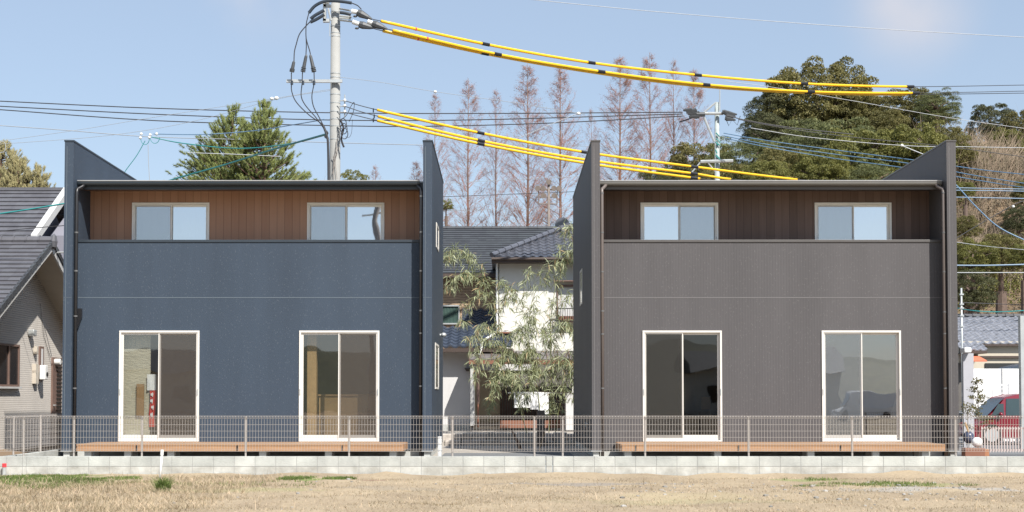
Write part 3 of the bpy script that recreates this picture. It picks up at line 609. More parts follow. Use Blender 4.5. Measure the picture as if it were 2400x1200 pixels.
def dd(x, y):
    d = .30 + .9 * max(0, mnoise.noise(Vector((x * .45, y * .6, 7)))) + (.55 if x < -3 - (26.5 - y) * .0 else .0) * min(1, (-3 - x) / 3 if x < -3 else 0)
    if y > 25.9: d *= .18
    if x < -6.2 and y > 23.7 + (x + 9) * .35: d *= .12
    return min(1, d)
B = field_pts(42000, 17, 26.7, dd)
tag(blades('dry_grass', B, rng.uniform(.03, .10, len(B)) * np.where(B[:, 0] < -4, 1.5, .55), .007, 'grass_dry', rng, lean=2.0), 'dry straw coloured grass over the field', None, None, 'stuff')
B = field_pts(2600, 17, 25, lambda x, y: min(1, max(0, (-4.0 - x) / 5)) * .8 + .02)
tag(blades('tall_dry_grass', B, rng.uniform(.10, .26, len(B)), .008, 'grass_dry', rng, lean=1.2), 'taller dry grass stalks at the left of the field', None, None, 'stuff')
def gpatch(px, py, rx, ry, n, h, lean=.9):
    g = PG(px, py, 0); a = rng.uniform(0, 2 * math.pi, n); r = np.sqrt(rng.uniform(0, 1, n)); x = g.x + np.cos(a) * r * rx; y = np.minimum(g.y + np.sin(a) * r * ry, 26.85)
    k = np.array([mnoise.noise(Vector((p * 2.2, q * 2.2, 1))) > -.12 for p, q in zip(x, y)]); x, y = x[k], y[k]
    return np.array([(p, q, fieldz(p, q)) for p, q in zip(x, y)])
B = np.concatenate([gpatch(30, 1127, 2.2, 1.9, 34000, .05), gpatch(740, 1119, .75, .4, 3500, .04), gpatch(2080, 1134, 1.6, .4, 1500, .04), gpatch(520, 1130, 2, .5, 900, .04), gpatch(2050, 1130, 1.0, .35, 700, .04), gpatch(1900, 1124, .5, .2, 400, .04)])
tag(blades('green_grass', B, rng.uniform(.03, .075, len(B)), .009, 'grass_green', rng), 'low fresh green grass near the block wall', None, None, 'stuff')
g = PG(378, 1150, 0); n = 420; a = rng.uniform(0, 2 * math.pi, n); r = rng.uniform(0, .1, n)
tb = np.stack([g.x + np.cos(a) * r, g.y + .1 + np.sin(a) * r, np.full(n, -.02)], 1)
tf_ = blades('grass_tuft', tb, rng.uniform(.15, .34, n), .012, 'grass_green', rng, lean=1.0); top(tf_, 'green grass tuft at the foot of the white pipe stake', 'grass tuft')

pb_ = MB()
for i in range(170):
    g_ = PG(rng.uniform(1500, 2400), rng.uniform(1128, 1165), 0) if i > 50 else PG(rng.uniform(300, 2300), rng.uniform(1118, 1198), 0); r_ = rng.uniform(.01, .03) if i % 9 else .04
    pb_.ball((g_.x, g_.y, fieldz(g_.x, g_.y) + r_ * .2), r_, 6, (1.2, 1, .6))
mat('pebble', (.30, .29, .27), .9, .3, 4, island=.4); tag(pb_.build('pebbles', 'pebble'), 'small grey stones on the field', None, None, 'stuff')
def leaf_quads(C, N, size, asp, rg, jitter=.7):
    """diamond leaves at C facing roughly N; returns verts, faces"""
    n = len(C); d = rg.normal(size=(n, 3)); Nn = N + jitter * d; Nn /= np.linalg.norm(Nn, axis=1)[:, None] + 1e-9
    u = np.cross(Nn, rg.normal(size=(n, 3))); u /= np.linalg.norm(u, axis=1)[:, None] + 1e-9; v = np.cross(Nn, u)
    s = (size * rg.uniform(.6, 1.3, n))[:, None]
    V = np.empty((n, 4, 3)); V[:, 0] = C - u * s; V[:, 1] = C + v * s * asp; V[:, 2] = C + u * s; V[:, 3] = C - v * s * asp
    return V.reshape(-1, 3), np.arange(n * 4).reshape(n, 4)
mat('bark_brown', (.14, .10, .08), .9, .2, 6); mat('bark_red', (.17, .115, .09), .9, .2, 6); mat('bark_grey', (.20, .17, .15), .9, .2, 6); mat('bark_pine', (.12, .075, .055), .9, .2, 6)
mat('leaf_dark', (.050, .062, .020), .6, .2, .5, island=.5, col2=(.085, .085, .03), trans=.12)
mat('leaf_olive', (.115, .115, .028), .6, .2, .5, island=.5, col2=(.165, .14, .038), trans=.15)
mat('leaf_yellow', (.16, .17, .04), .6, .2, .5, island=.45, col2=(.23, .21, .055), trans=.15)
mat('leaf_pine', (.10, .12, .045), .65, .2, .8, island=.45, col2=(.14, .15, .05), trans=.1)
mat('leaf_brownish', (.22, .13, .07), .8, .2, .8, island=.5, trans=.1)
mat('twig_red', (.30, .165, .125), .9, .15, 3, island=.3)
mat('twig_grey', (.21, .165, .115), .9, .15, 3, island=.35)
def crown_pts(rg, nc, per, rc, shape, flat=.75, pw=.85):
    """leaf centres on the shells of many overlapping clumps that fill an ellipsoid crown"""
    C = []; N = []
    for i in range(nc):
        if i < nc * .78:   # an even outer layer
            n1 = nc * .78; zz_ = .96 - 1.5 * (i + .5) / n1; ph = i * 2.39996; q_ = math.sqrt(max(0, 1 - zz_ * zz_)) ** pw; d = np.array([q_ * math.cos(ph), q_ * math.sin(ph), zz_]) + rg.normal(size=3) * .08
            rr = rg.uniform(.84, .95) if pw < .6 else rg.uniform(.8, .98)
        else:
            d = rg.normal(size=3); d /= np.linalg.norm(d); rr = rg.uniform(.2, .7)
        c = d * rr * np.array(shape); r = rc * (rg.uniform(.8, 1.2) if pw < .6 else rg.uniform(.7, 1.25)); q = rg.normal(size=(per, 3)); q /= np.linalg.norm(q, axis=1)[:, None]
        q[:, 2] = np.where(q[:, 2] < -.3, -q[:, 2], q[:, 2])
        C.append(c + q * np.array([r, r, r * flat]) * rg.uniform(.7, 1.06, (per, 1))); N.append(q)
    return np.concatenate(C), np.concatenate(N)
TREES = {}
def trunk_mb(h, r, rg, limbs=7, spread=2.0, lo=.35):
    b = MB(); b.tube([(0, 0, -.5), (.05, 0, h * .3), (-.05, .05, h * .6), (0, 0, h * .95)], [r, r * .8, r * .55, r * .15], 8)
    for i in range(limbs):
        z = h * rg.uniform(lo, .8); a = rg.uniform(0, 6.28); L_ = spread * rg.uniform(.6, 1)
        b.tube([(0, 0, z), (math.cos(a) * L_ * .5, math.sin(a) * L_ * .5, z + L_ * .35), (math.cos(a) * L_, math.sin(a) * L_, z + L_ * .55)], [r * .45, r * .28, r * .08], 5)
    return b
def make_tree(key, seed, nc, per, rc, shape, lz, leafm, size, asp=.6, barkm='bark_brown', h=None, pine=False):
    """template: crown centre at height h, stands at the origin; hidden until the first use moves it"""
    rg = np.random.default_rng(seed); h = h or shape[2] * 1.25
    t = thing('tree', (0, 0, 0), '', 'tree')
    C, N = crown_pts(rg, nc, per, rc, shape, .45 if pine else .75, .55 if key == 'dome' else .85); C[:, 2] += h
    V, Fq = leaf_quads(C, N, size, asp, rg, .8); cr = fast('crown', V, Fq, leafm, t)
    tr = trunk_mb(h + shape[2] * .5, .04 * h + .08, rg, 9, shape[0] * .85).build('trunk', barkm, t, smooth=True)
    CH[t.name] = [cr, tr]; TREES[key] = [t, False, h + shape[2] * 1.06, shape[0] * 1.07]; return t
USED = {}
def place_tree(key, px, py_top, wpx, Y, label, group, zbase=None, name=None, cat='tree', rz=None, rg=random.Random(5)):
    """width in px at distance Y, top at py_top; the foot goes to the terrain"""
    t, used, H, Wd = TREES[key]
    o = t if not used else copy_tree(t); TREES[key][1] = True
    p = P(px, py_top, Y); s = wpx * Y / F / (2 * Wd); gz = GZ + hill_h(p.x, Y) - .2 if zbase is None else zbase
    sz = max((p.z - gz) / H, .15)
    if sz < .75 * s: sz = .75 * s; gz = p.z - H * sz
    if sz > 1.12 * s: sz = 1.12 * s; gz2 = p.z - H * sz   # a taller trunk: keep the crown's shape and sink nothing
    base = Vector((p.x, Y, p.z - H * sz)); o.location = base; o.scale = (s, s, sz); o.rotation_euler = (0, 0, rg.uniform(0, 6.28) if rz is None else rz)
    o['label'] = label; o['category'] = cat; o['group'] = group
    if name: o.name = name
    extra = base.z - gz
    if extra > .8:   # lengthen the trunk down to the ground
        for c in [c for c in CH[t.name] if c.name.startswith('trunk')]:
            pass
        q = MB().cyl((0, 0, -(extra + .6) / sz), (0, 0, 0), .3, 8, r1=.22); ORG[o.name] = Vector((0, 0, 0)); k = q.build('lower_trunk', 'bark_brown', o); k.matrix_parent_inverse = Matrix.Identity(4)
    return o
# ================================================================ vegetation
GH = 'trees of the wooded hill behind the charcoal house'
mat('leaf_olive', (.13, .125, .042), .6, .2, .5, island=.35, col2=(.19, .17, .055), trans=.3)
mat('leaf_yellow', (.14, .15, .04), .6, .2, .5, island=.35, col2=(.20, .195, .05), trans=.3)
make_tree('dome', 11, 330, 260, .14, (1, 1, .98), 0, 'leaf_olive', .018, barkm='bark_brown', h=1.35)
mat('leaf_dark', (.06, .072, .028), .6, .2, .5, island=.4, col2=(.10, .10, .04), trans=.2)
make_tree('dark', 12, 130, 300, .20, (1, 1, 1.1), 0, 'leaf_dark', .021, h=1.5)
make_tree('olive', 13, 130, 300, .20, (1, 1, .9), 0, 'leaf_olive', .022, h=1.25)
make_tree('yellow', 14, 130, 300, .20, (1, 1, .85), 0, 'leaf_yellow', .023, h=1.2)
make_tree('pine', 15, 140, 300, .22, (1, 1, .9), 0, 'leaf_pine', .030, asp=.2, barkm='bark_red', h=1.3, pine=True)
place_tree('dome', 1915, 146, 285, 122, 'large dome-shaped olive green tree, the tallest crown on the hill', GH)
place_tree('dark', 1812, 212, 130, 121, 'dark green tree shoulder at the left edge of the tallest dome', GH)
place_tree('dark', 1790, 262, 110, 116, 'narrow dark tree below the left shoulder of the tallest dome', GH)
place_tree('olive', 2120, 212, 190, 118, 'olive tree to the right of the tallest dome on the skyline', GH)
place_tree('pine', 2195, 208, 110, 114, 'spiky pine at the right end of the skyline wood', GH)
place_tree('pine', 1935, 268, 260, 108, 'light green pine standing in front of the tallest dome', GH)
place_tree('yellow', 2020, 300, 200, 104, 'yellow green tree right of the light pine', GH)
place_tree('yellow', 2140, 290, 190, 103, 'yellow green tree under the skyline above the right fin wall', GH)
place_tree('olive', 2215, 300, 130, 106, 'olive tree just behind the top of the right fin wall', GH)
place_tree('olive', 1640, 335, 190, 110, 'olive tree behind the second utility pole', GH)
place_tree('dark', 1585, 385, 120, 108, 'low dark tree at the left foot of the wood', GH)
place_tree('dark', 1535, 395, 90, 104, 'lowest small tree at the left end of the wood', GH)
place_tree('pine', 1750, 318, 210, 100, 'bushy pine right of the second utility pole', GH)
place_tree('olive', 1835, 345, 160, 97, 'olive tree in the front row below the light pine', GH)
place_tree('yellow', 1925, 350, 150, 95, 'yellow green tree in the front row below the light pine', GH)
place_tree('pine', 2035, 375, 150, 94, 'dull pine low in the front row near the slanting fin top', GH)
place_tree('olive', 1700, 385, 150, 93, 'low olive tree at the foot of the second utility pole', GH)
place_tree('dark', 1850, 270, 150, 117, 'dark tree low in the left flank of the tallest dome', GH)
place_tree('olive', 2000, 210, 130, 119, 'olive crown on the right flank of the tallest dome', GH)
place_tree('olive', 2075, 260, 130, 113, 'olive tree between the tallest dome and the right skyline wood', GH)
place_tree('yellow', 1790, 375, 150, 92, 'yellow green bush low in the middle of the front row', GH)
GR = 'trees on the slope to the right of the charcoal house'
place_tree('dark', 2322, 238, 110, 118, 'dark spiky evergreen on the right skyline', GR)
place_tree('olive', 2395, 262, 140, 116, 'olive tree at the right edge of the skyline', GR)
place_tree('yellow', 2360, 300, 80, 114, 'yellow green tree below the dark skyline evergreen', GR)
place_tree('olive', 2268, 360, 50, 112, 'small olive tree beside the fin wall on the upper slope', GR)
place_tree('olive', 2410, 420, 80, 98, 'olive tree at the right edge of the middle slope', GR)
place_tree('yellow', 2262, 425, 50, 94, 'small yellow green tree beside the fin wall on the middle slope', GR)
place_tree('dark', 2385, 480, 70, 88, 'dark green bush under the crossing wires', GR)
place_tree('yellow', 2280, 560, 120, 78, 'broad yellow green bush on the lower slope', GR)
place_tree('olive', 2345, 545, 120, 80, 'broad olive bush right of the yellow green one on the lower slope', GR)
place_tree('olive', 2262, 505, 70, 84, 'olive bush beside the fin wall above the lower slope', GR)
place_tree('yellow', 2400, 570, 80, 76, 'dark bush at the right edge of the lower slope', GR)
place_tree('dark', 2275, 625, 110, 72, 'dark leafy bush hanging over the bare red slope', GR)
# undergrowth of bare twigs and leaves over the slope
def scatter_slope(n, x0, x1, y0, y1):
    x = rng.uniform(x0, x1, n); y = rng.uniform(y0, y1, n); return np.array([(a, b, GZ + hill_h(a, b)) for a, b in zip(x, y)])
S = scatter_slope(3600, 22, 52, 70, 122); Cs = []; Ns = []
for p in S:
    if mnoise.noise(Vector((p[0] * .2, p[1] * .2, 0))) < -.02 or p[1] < 76: continue
    k = 44; q = rng.normal(size=(k, 3)); q /= np.linalg.norm(q, axis=1)[:, None]; q[:, 2] = abs(q[:, 2]); Cs.append(p + q * rng.uniform(.5, 1.7) * np.array([1, 1, .9])); Ns.append(q)
V, Fq = leaf_quads(np.concatenate(Cs), np.concatenate(Ns), .08, .6, rng, .8); tag(fast('undergrowth', V, Fq, 'leaf_yellow'), 'low green undergrowth on the slope', None, None, 'stuff')
def twig_mesh(name, P0, P1, r, m, parent=None):
    """thin three-sided spikes from P0 to P1"""
    n = len(P0); d = P1 - P0; u = np.cross(d, rng.normal(size=(n, 3))); u /= np.linalg.norm(u, axis=1)[:, None] + 1e-9; v = np.cross(d, u); v /= np.linalg.norm(v, axis=1)[:, None] + 1e-9
    r = (r if np.ndim(r) else np.full(n, r))[:, None]; V = np.empty((n, 4, 3)); V[:, 0] = P0 + u * r; V[:, 1] = P0 - u * r * .5 + v * r * .87; V[:, 2] = P0 - u * r * .5 - v * r * .87; V[:, 3] = P1
    i = np.arange(n)[:, None] * 4; return fast(name, V.reshape(-1, 3), np.concatenate([np.concatenate([i, i + 1, i + 3], 1), np.concatenate([i + 1, i + 2, i + 3], 1), np.concatenate([i + 2, i, i + 3], 1)]), m, parent)
S = scatter_slope(4200, 21, 54, 64, 122); A = []; Bq = []; 
for p in S:
    if mnoise.noise(Vector((p[0] * .1 + 9, p[1] * .1, 0))) < -.28: continue
    k = 14; d = rng.normal(size=(k, 3)) * np.array([.5, .5, .2]); d[:, 2] += 1; h = rng.uniform(.8, 3.4) * (1 if p[1] > 80 else .4); a = p + rng.normal(size=(k, 3)) * np.array([.2, .2, 0]); b = a + d * h * rng.uniform(.5, 1, (k, 1)); A.append(a); Bq.append(b)
    m_ = (a + b) / 2; e = m_ + (rng.normal(size=(k, 3)) * .45 + [0, 0, .4]) * h * .5; A.append(m_); Bq.append(e)
A = np.concatenate(A); Bq = np.concatenate(Bq); tag(twig_mesh('brush', A, Bq, .028, 'twig_grey'), 'bare brown brush covering the slope', None, None, 'stuff')

# dawn redwoods: bare, conical, fine reddish twigs
def redwood(key, seed, H=27.0, dens=1.0, leafy=.5):
    rg = np.random.default_rng(seed); t = thing('bare_tree', (0, 0, 0), '', 'tree'); 
    tr = MB().tube([(0, 0, -.5), (.03, 0, H * .35), (-.04, .03, H * .7), (0, 0, H)], [.17, .12, .06, .008], 7).build('trunk', 'bark_red' if seed % 2 else 'bark_brown', t, smooth=True)
    A = []; Bq = []; Rr = []; LC = []; nb = int(230 * dens)
    for i in range(nb):
        f = rg.uniform(0, 1) ** 1.15; z = H * (.985 - f * .80); R_ = 2.2 * min(1, (f * 1.9 + .03)) ** .75 * rg.uniform(.7, 1.1); 
        if f > .5: R_ *= 1.0 + .15 * math.sin(f * 20)
        a = rg.uniform(0, 6.283); el = R(rg.uniform(28, 58)); d = np.array([math.cos(a), math.sin(a), math.tan(el)]); p = np.array([0, 0, z - R_ * math.tan(el) * .35]); q1 = p + d * R_ * .5; q2 = q1 + (d * [1, 1, 1.25]) * R_ * .5
        r0 = .008 + .017 * R_ / 2
        A += [p, q1 - d * .02]; Bq += [q1, q2]; Rr += [r0 * 1.0, r0 * .7]
        A.append(q1 - (q1 - p) * .2); Bq.append(q1 + (q2 - q1) * .3); Rr.append(r0)
        for k in range(int(11 * dens + R_ * 6)):
            s = rg.uniform(.3, 1) ** .7; base = p + (q1 - p) * s * 2 if s < .5 else q1 + (q2 - q1) * (s - .5) * 2; dr = rg.normal(size=3) * .75 + d / np.linalg.norm(d) * .8 + [0, 0, .25]
            L_ = rg.uniform(.2, .7) * (.5 + R_ / 3); e = base + dr / np.linalg.norm(dr) * L_; A.append(base); Bq.append(e); Rr.append(.0065)
            if rg.uniform() < leafy: LC.append(e)
            for _ in range(2):
                b2 = base + (e - base) * rg.uniform(.3, .9); e2 = b2 + rg.normal(size=3) * .16; A.append(b2); Bq.append(e2); Rr.append(.0048)
    A = np.array(A); Bq = np.array(Bq); tw = twig_mesh('branches', A, Bq, np.array(Rr), 'twig_red', t)
    LC = np.array(LC) + rng.normal(size=(len(LC), 3)) * .05; V, Fq = leaf_quads(LC, rng.normal(size=LC.shape), .032, .5, rg); lf = fast('dead_leaves', V, Fq, 'leaf_rust', t)
    CH[t.name] = [tr, tw, lf]; TREES[key] = [t, False, H, 2.4]
mat('leaf_rust', (.26, .13, .075), .8, .2, 2, island=.4)
redwood('rw1', 21); redwood('rw2', 22, dens=.85, leafy=.35); redwood('rw3', 23, dens=1.15, leafy=.6)
GD = 'bare dawn redwood trees in a row behind the houses'
def put_rw(key, px, py, wpx, Y, label):
    t, used, H, Wd = TREES[key]; o = t if not used else copy_tree(t); TREES[key][1] = True
    p = P(px, py, Y); sc = (p.z - GZ + .3) / H; s = wpx * Y / F / (2 * Wd); s *= 1.22; o.location = (p.x, Y, GZ - .3); o.scale = (s, s, sc); o.rotation_euler = (0, 0, random.Random(px).uniform(0, 6.28))
    o['label'] = label; o['category'] = 'tree'; o['group'] = GD
for a in (('rw2', 1020, 215, 105, 125, 'bare redwood just right of the navy fin wall top'), ('rw1', 1098, 184, 130, 115, 'bare redwood with a full crown, second from the navy fin wall'),
          ('rw2', 1163, 206, 100, 120, 'slender bare redwood between two fuller ones, third from the navy fin wall'), ('rw3', 1236, 148, 145, 112, 'tall reddish bare redwood left of the floodlight pole'),
          ('rw1', 1313, 152, 150, 112, 'tall bare redwood right behind the floodlight pole'), ('rw2', 1386, 250, 70, 135, 'small distant bare redwood behind the charcoal fin top'),
          ('rw3', 1453, 128, 150, 112, 'tall bare redwood just right of the charcoal fin top'), ('rw1', 1522, 122, 140, 112, 'tallest bare redwood, right of the one beside the charcoal fin'),
          ('rw2', 1578, 135, 95, 116, 'narrow reddish bare redwood second from the right'), ('rw3', 1626, 158, 120, 114, 'bare redwood nearest the second utility pole'),
          ('rw2', 880, 384, 80, 125, 'bare tree tip showing over the navy roof right of the main pole'), ('rw3', 975, 375, 90, 128, 'bare tree partly behind the navy right fin')): put_rw(*a)
# sparse bare tree behind the main pole
rg = np.random.default_rng(5); t = thing('bare_tree', (P(795, 420, 60).x, 60, GZ), 'sparse bare tree behind the main utility pole', 'tree')
b = MB(); o = Vector((P(795, 420, 60).x, 60, GZ)); A = []; Bq = []; Rr = []
def grow(p, d, L_, r, lv):
    q = p + d * L_; A.append(np.array(p)); Bq.append(np.array(q)); Rr.append(r)
    if lv == 0: return
    for k in range(3 if lv > 1 else 4):
        s = rg.uniform(.45, 1.0); nd = (d + Vector(rg.normal(size=3) * .42) + Vector((0, 0, .12))).normalized(); grow(p + d * L_ * s, nd, L_ * rg.uniform(.55, .8), r * .55, lv - 1)
b.tube([o, o + Vector((.1, 0, 4)), o + Vector((0, 0, 7.5))], [.12, .09, .05], 6)
for k in range(5): grow(o + Vector((0, 0, 5 + k * .5)), (Vector((rg.normal() * .5, rg.normal() * .5, 1))).normalized(), 2.2, .03, 4)
twig_mesh('branches', np.array(A), np.array(Bq), np.array(Rr), 'twig_grey', t); b.build('trunk', 'bark_grey', t)

# garden pine behind the navy house: flat tiers of needle tufts
def needle_tree(px, py, Y, Wm, tiers, seed, label, leafm='needle_green', name='pine_tree'):
    rg = np.random.default_rng(seed); top_ = P(px, py, Y); base = Vector((top_.x, Y, GZ)); t = thing(name, base, label, 'tree')
    tr = MB(); tr.tube([base, base + Vector((.1, 0, (top_.z - GZ) * .5)), top_ - Vector((0, 0, .3))], [.2, .15, .04], 8); A = []; Bq = []
    for (dz, rad, cnt) in tiers:
        for k in range(cnt):
            a = 6.283 * (k + rg.uniform(-.3, .3)) / cnt; rr = rad * rg.uniform(.72, 1.05); z = top_.z - dz + rg.uniform(-.10, .10) + .14 * rr * math.sin(a * 2.3 + seed)
            c = Vector((base.x + math.cos(a) * rr, Y + math.sin(a) * rr, z)); s0 = Vector((base.x, Y, z - .45 * rr - .1)); tr.tube([s0, (s0 + c) / 2 + Vector((0, 0, -.08)), c], [.045, .03, .012], 5)
            for j in range(int(6 + rr * 9)):
                f = rg.uniform(.35, 1.08) ** .7; sp = .14 + .14 * rr * .5; q = Vector(s0).lerp(c, min(1, f)) + Vector((rg.normal() * sp, rg.normal() * sp, abs(rg.normal()) * .05 + .04)) + (c - s0) * max(0, f - 1)
                dr = Vector(((q.x - base.x) * .35, (q.y - Y) * .35, .5)).normalized()
                tr.tube([q - dr * .12, q + dr * .08], [.008, .004], 3)
                m = 64; d = rg.normal(size=(m, 3)) * .55 + np.array(dr) * .9; d /= np.linalg.norm(d, axis=1)[:, None]
                off = rg.uniform(-.12, .14, (m, 1)) * np.array(dr); A.append(np.array(q) + off); Bq.append(np.array(q) + off + d * rg.uniform(.08, .17, (m, 1)))
    A = np.concatenate(A); Bq = np.concatenate(Bq); twig_mesh('crown', A, Bq, .009, leafm, t); tr.build('trunk', 'bark_pine', t)
mat('needle_green', (.15, .19, .06), .6, .15, 2, island=.4, col2=(.21, .24, .07), trans=.2)
mat('needle_pale', (.28, .26, .12), .6, .15, 2, island=.4, col2=(.34, .30, .15), trans=.2)
needle_tree(545, 262, 62, 5.6, [(.05, .15, 3), (.4, .5, 5), (.8, .95, 7), (1.2, 1.0, 7), (1.35, 2.1, 6), (1.75, 2.0, 9), (2.2, 1.5, 9), (2.35, 2.2, 9), (2.9, 2.9, 10), (3.2, 2.2, 13), (3.45, 3.1, 13), (3.7, 2.2, 12), (4.1, 2.9, 14)], 3, 'broad green garden pine rising behind the navy roof')
needle_tree(620, 250, 60, 3, [(.05, .12, 3), (.4, .35, 5), (.8, .6, 6), (1.25, .9, 7), (1.5, 1.3, 7), (2.1, 1.5, 8), (2.7, 1.8, 8)], 4, 'slimmer second leader of the garden pine, on its right side')
GL = 'pale conifers beyond the left neighbour roofs'
needle_tree(2, 330, 66, 3, [(.2, .3, 5), (.6, .6, 7), (1.0, 1.0, 8), (1.5, 1.2, 10), (2.0, 1.4, 11), (2.6, 1.6, 12)], 6, 'tallest pale conifer at the far left edge', 'needle_pale', 'conifer')
needle_tree(42, 375, 64, 2, [(.1, .15, 4), (.5, .4, 6), (.9, .7, 8), (1.4, .9, 9), (1.9, 1.0, 9)], 8, 'pale conifer second from the left edge', 'needle_pale', 'conifer')
needle_tree(90, 400, 64, 1, [(.05, .1, 3), (.4, .3, 5), (.8, .5, 6), (1.3, .6, 7)], 9, 'small pale conifer tip beside the navy fin wall', 'needle_pale', 'conifer')
make_tree('small', 31, 30, 130, .3, (1, 1, .8), 0, 'leaf_yellow', .05, h=1.1)
place_tree('small', 825, 402, 70, 55, 'small green crown just above the navy roof right of the main pole', 'small garden trees', zbase=GZ)
place_tree('small', 1046, 470, 36, 90, 'small green crown peeping out beside the navy fin wall', 'small garden trees', zbase=GZ)

# ================================================================ bamboo in the gap
mat('bamboo_leaf', (.26, .30, .16), .5, .12, 2, island=.4, col2=(.37, .39, .24), trans=.3)
mat('bamboo_leaf_tan', (.36, .27, .14), .6, .12, 2, island=.4, trans=.2); mat('bamboo_culm', (.24, .25, .10), .5, .2, 3); mat('bamboo_dry', (.45, .30, .15), .5, .15, 3)
bam = thing('bamboo', (P(1270, 1030, 43).x, 43, GZ), 'leaning leafy bamboo clump filling the gap between the two new houses', 'bamboo')
rg = np.random.default_rng(77); LV = []; LF = []; LV2 = []; LF2 = []; culm = MB(); nleaf = 0
def leaf_strip(store, p, d, L_, wd):
    """a long drooping blade of three segments"""
    V, Fc = store; side = d.cross(Vector(rg.normal(size=3))).normalized(); o = len(V); q = Vector(p); dd_ = d.normalized()
    prof = (.25, 1, .75, 0.02)
    for k in range(4):
        V.append(q - side * wd * prof[k] / 2); V.append(q + side * wd * prof[k] / 2); q = q + dd_ * L_ / 3; dd_ = (dd_ + Vector((0, 0, -.28))).normalized()
    for k in range(3): Fc.append((o + 2 * k, o + 2 * k + 1, o + 2 * k + 3, o + 2 * k + 2))
def frond(pts, r, dens=1.0, start=.15, big=1.0):
    P3 = [P(a, b_, y + 6.6) for a, b_, y in pts]; 
    # catmull-rom
    Q = []
    for i in range(len(P3) - 1):
        p0, p1, p2, p3 = P3[max(i - 1, 0)], P3[i], P3[i + 1], P3[min(i + 2, len(P3) - 1)]
        for k in range(6):
            t_ = k / 6; Q.append(.5 * ((2 * p1) + (p2 - p0) * t_ + (2 * p0 - 5 * p1 + 4 * p2 - p3) * t_ ** 2 + (3 * p1 - p0 - 3 * p2 + p3) * t_ ** 3))
    Q.append(P3[-1]); n = len(Q); culm.tube(Q, [r * (1 - .8 * i / n) for i in range(n)], 5)
    L_ = sum((Q[i + 1] - Q[i]).length for i in range(n - 1)); cnt = int(L_ / .066 * dens)
    for k in range(cnt):
        f = start + (1 - start) * rg.uniform(); i = min(int(f * (n - 1)), n - 2); p = Q[i].lerp(Q[i + 1], f * (n - 1) - i); d = (Q[i + 1] - Q[i]).normalized()
        tw = (d * .5 + Vector(rg.normal(size=3)) * .8).normalized(); e = p + tw * rg.uniform(.08, .34); culm.tube([p, e], [.0035, .002], 3)
        for j in range(rg.integers(3, 7)):
            ld = (tw * .5 + Vector(rg.normal(size=3)) * .6 + Vector((0, 0, -.75))).normalized(); st = (LV2, LF2) if rg.uniform() < .10 else (LV, LF)
            leaf_strip(st, p.lerp(e, rg.uniform(.5, 1)), ld, rg.uniform(.17, .31) * big, rg.uniform(.018, .029) * big)
Yb_ = 36.2
culms = [[(1285, 1035, 36.6), (1292, 900, 36.7), (1290, 760, 36.6), (1310, 640, 36.5), (1345, 560, 36.4)], [(1240, 1035, 36.4), (1220, 960, 36.3), (1190, 850, 36.2), (1168, 740, 36.0), (1130, 640, 35.8), (1060, 585, 35.6)],
         [(1270, 1035, 36.5), (1262, 930, 36.4), (1240, 800, 36.3), (1252, 690, 36.2), (1310, 610, 36.0)], [(1300, 1035, 36.5), (1310, 960, 36.2), (1345, 830, 36.0), (1375, 700, 35.9)]]
for c in culms: frond(c, .018, .8, .3)
for pts, dn in (([(1140, 655, 35.9), (1105, 600, 35.7), (1062, 588, 35.5), (1045, 610, 35.4)], 2.1), ([(1165, 735, 36), (1125, 660, 35.8), (1085, 640, 35.6), (1058, 668, 35.5)], 2.0), ([(1150, 690, 36), (1120, 690, 35.8), (1090, 725, 35.7), (1082, 755, 35.6)], 1.4),
                ([(1175, 800, 36.1), (1140, 760, 35.9), (1110, 790, 35.8), (1098, 815, 35.7)], 1.7), ([(1185, 860, 36.2), (1160, 800, 36), (1128, 812, 35.9), (1115, 850, 35.8)], 1.6), ([(1200, 920, 36.2), (1175, 850, 36), (1130, 845, 35.8), (1112, 885, 35.7)], 1.2),
                ([(1230, 980, 36.3), (1200, 890, 36.1), (1165, 890, 36), (1150, 955, 35.8)], 2.0), ([(1250, 900, 36.3), (1210, 830, 36.1), (1175, 840, 36), (1160, 900, 35.9)], 2.0),
                ([(1245, 780, 36.3), (1215, 700, 36.2), (1195, 680, 36), (1170, 660, 35.8)], 1.6), ([(1270, 880, 36.4), (1235, 800, 36.2), (1215, 770, 36), (1200, 800, 35.8)], 1.3), ([(1290, 850, 36.4), (1300, 780, 36.2), (1335, 760, 36), (1350, 800, 35.8)], 2.0),
                ([(1270, 900, 36.4), (1300, 850, 36.2), (1335, 850, 36), (1350, 900, 35.8)], 2.5), ([(1255, 900, 36.4), (1250, 830, 36.2), (1225, 840, 36), (1210, 900, 35.8)], 2.4), ([(1285, 930, 36.4), (1270, 870, 36.2), (1250, 880, 36), (1235, 930, 35.8)], 2.2),
                ([(1290, 900, 36.3), (1320, 870, 36.2), (1350, 890, 36)], 2.4), ([(1300, 800, 36.5), (1270, 740, 36.3), (1240, 745, 36), (1225, 775, 35.8)], 1.0), ([(1300, 690, 36.5), (1270, 650, 36.3), (1240, 640, 36.1), (1225, 665, 36)], 1.0),
                ([(1310, 660, 36.5), (1330, 600, 36.4), (1350, 590, 36.2), (1365, 620, 36)], 2.4), ([(1300, 650, 36.5), (1320, 560, 36.4), (1335, 530, 36.3), (1350, 560, 36.2)], 1.5), ([(1290, 760, 36.5), (1310, 720, 36.4), (1335, 690, 36.3), (1355, 700, 36.2)], 1.2),
                ([(1235, 850, 36.5), (1240, 800, 36.3), (1265, 770, 36.1), (1285, 800, 36)], 1.6), ([(1290, 980, 36.4), (1300, 920, 36.3), (1320, 905, 36.2), (1345, 930, 36)], 1.3), ([(1210, 700, 36.2), (1190, 690, 36), (1180, 720, 35.9)], 1.4)):
    frond(pts, .007, dn * 1.2, .1)
culm.build('culms', 'bamboo_culm', bam)
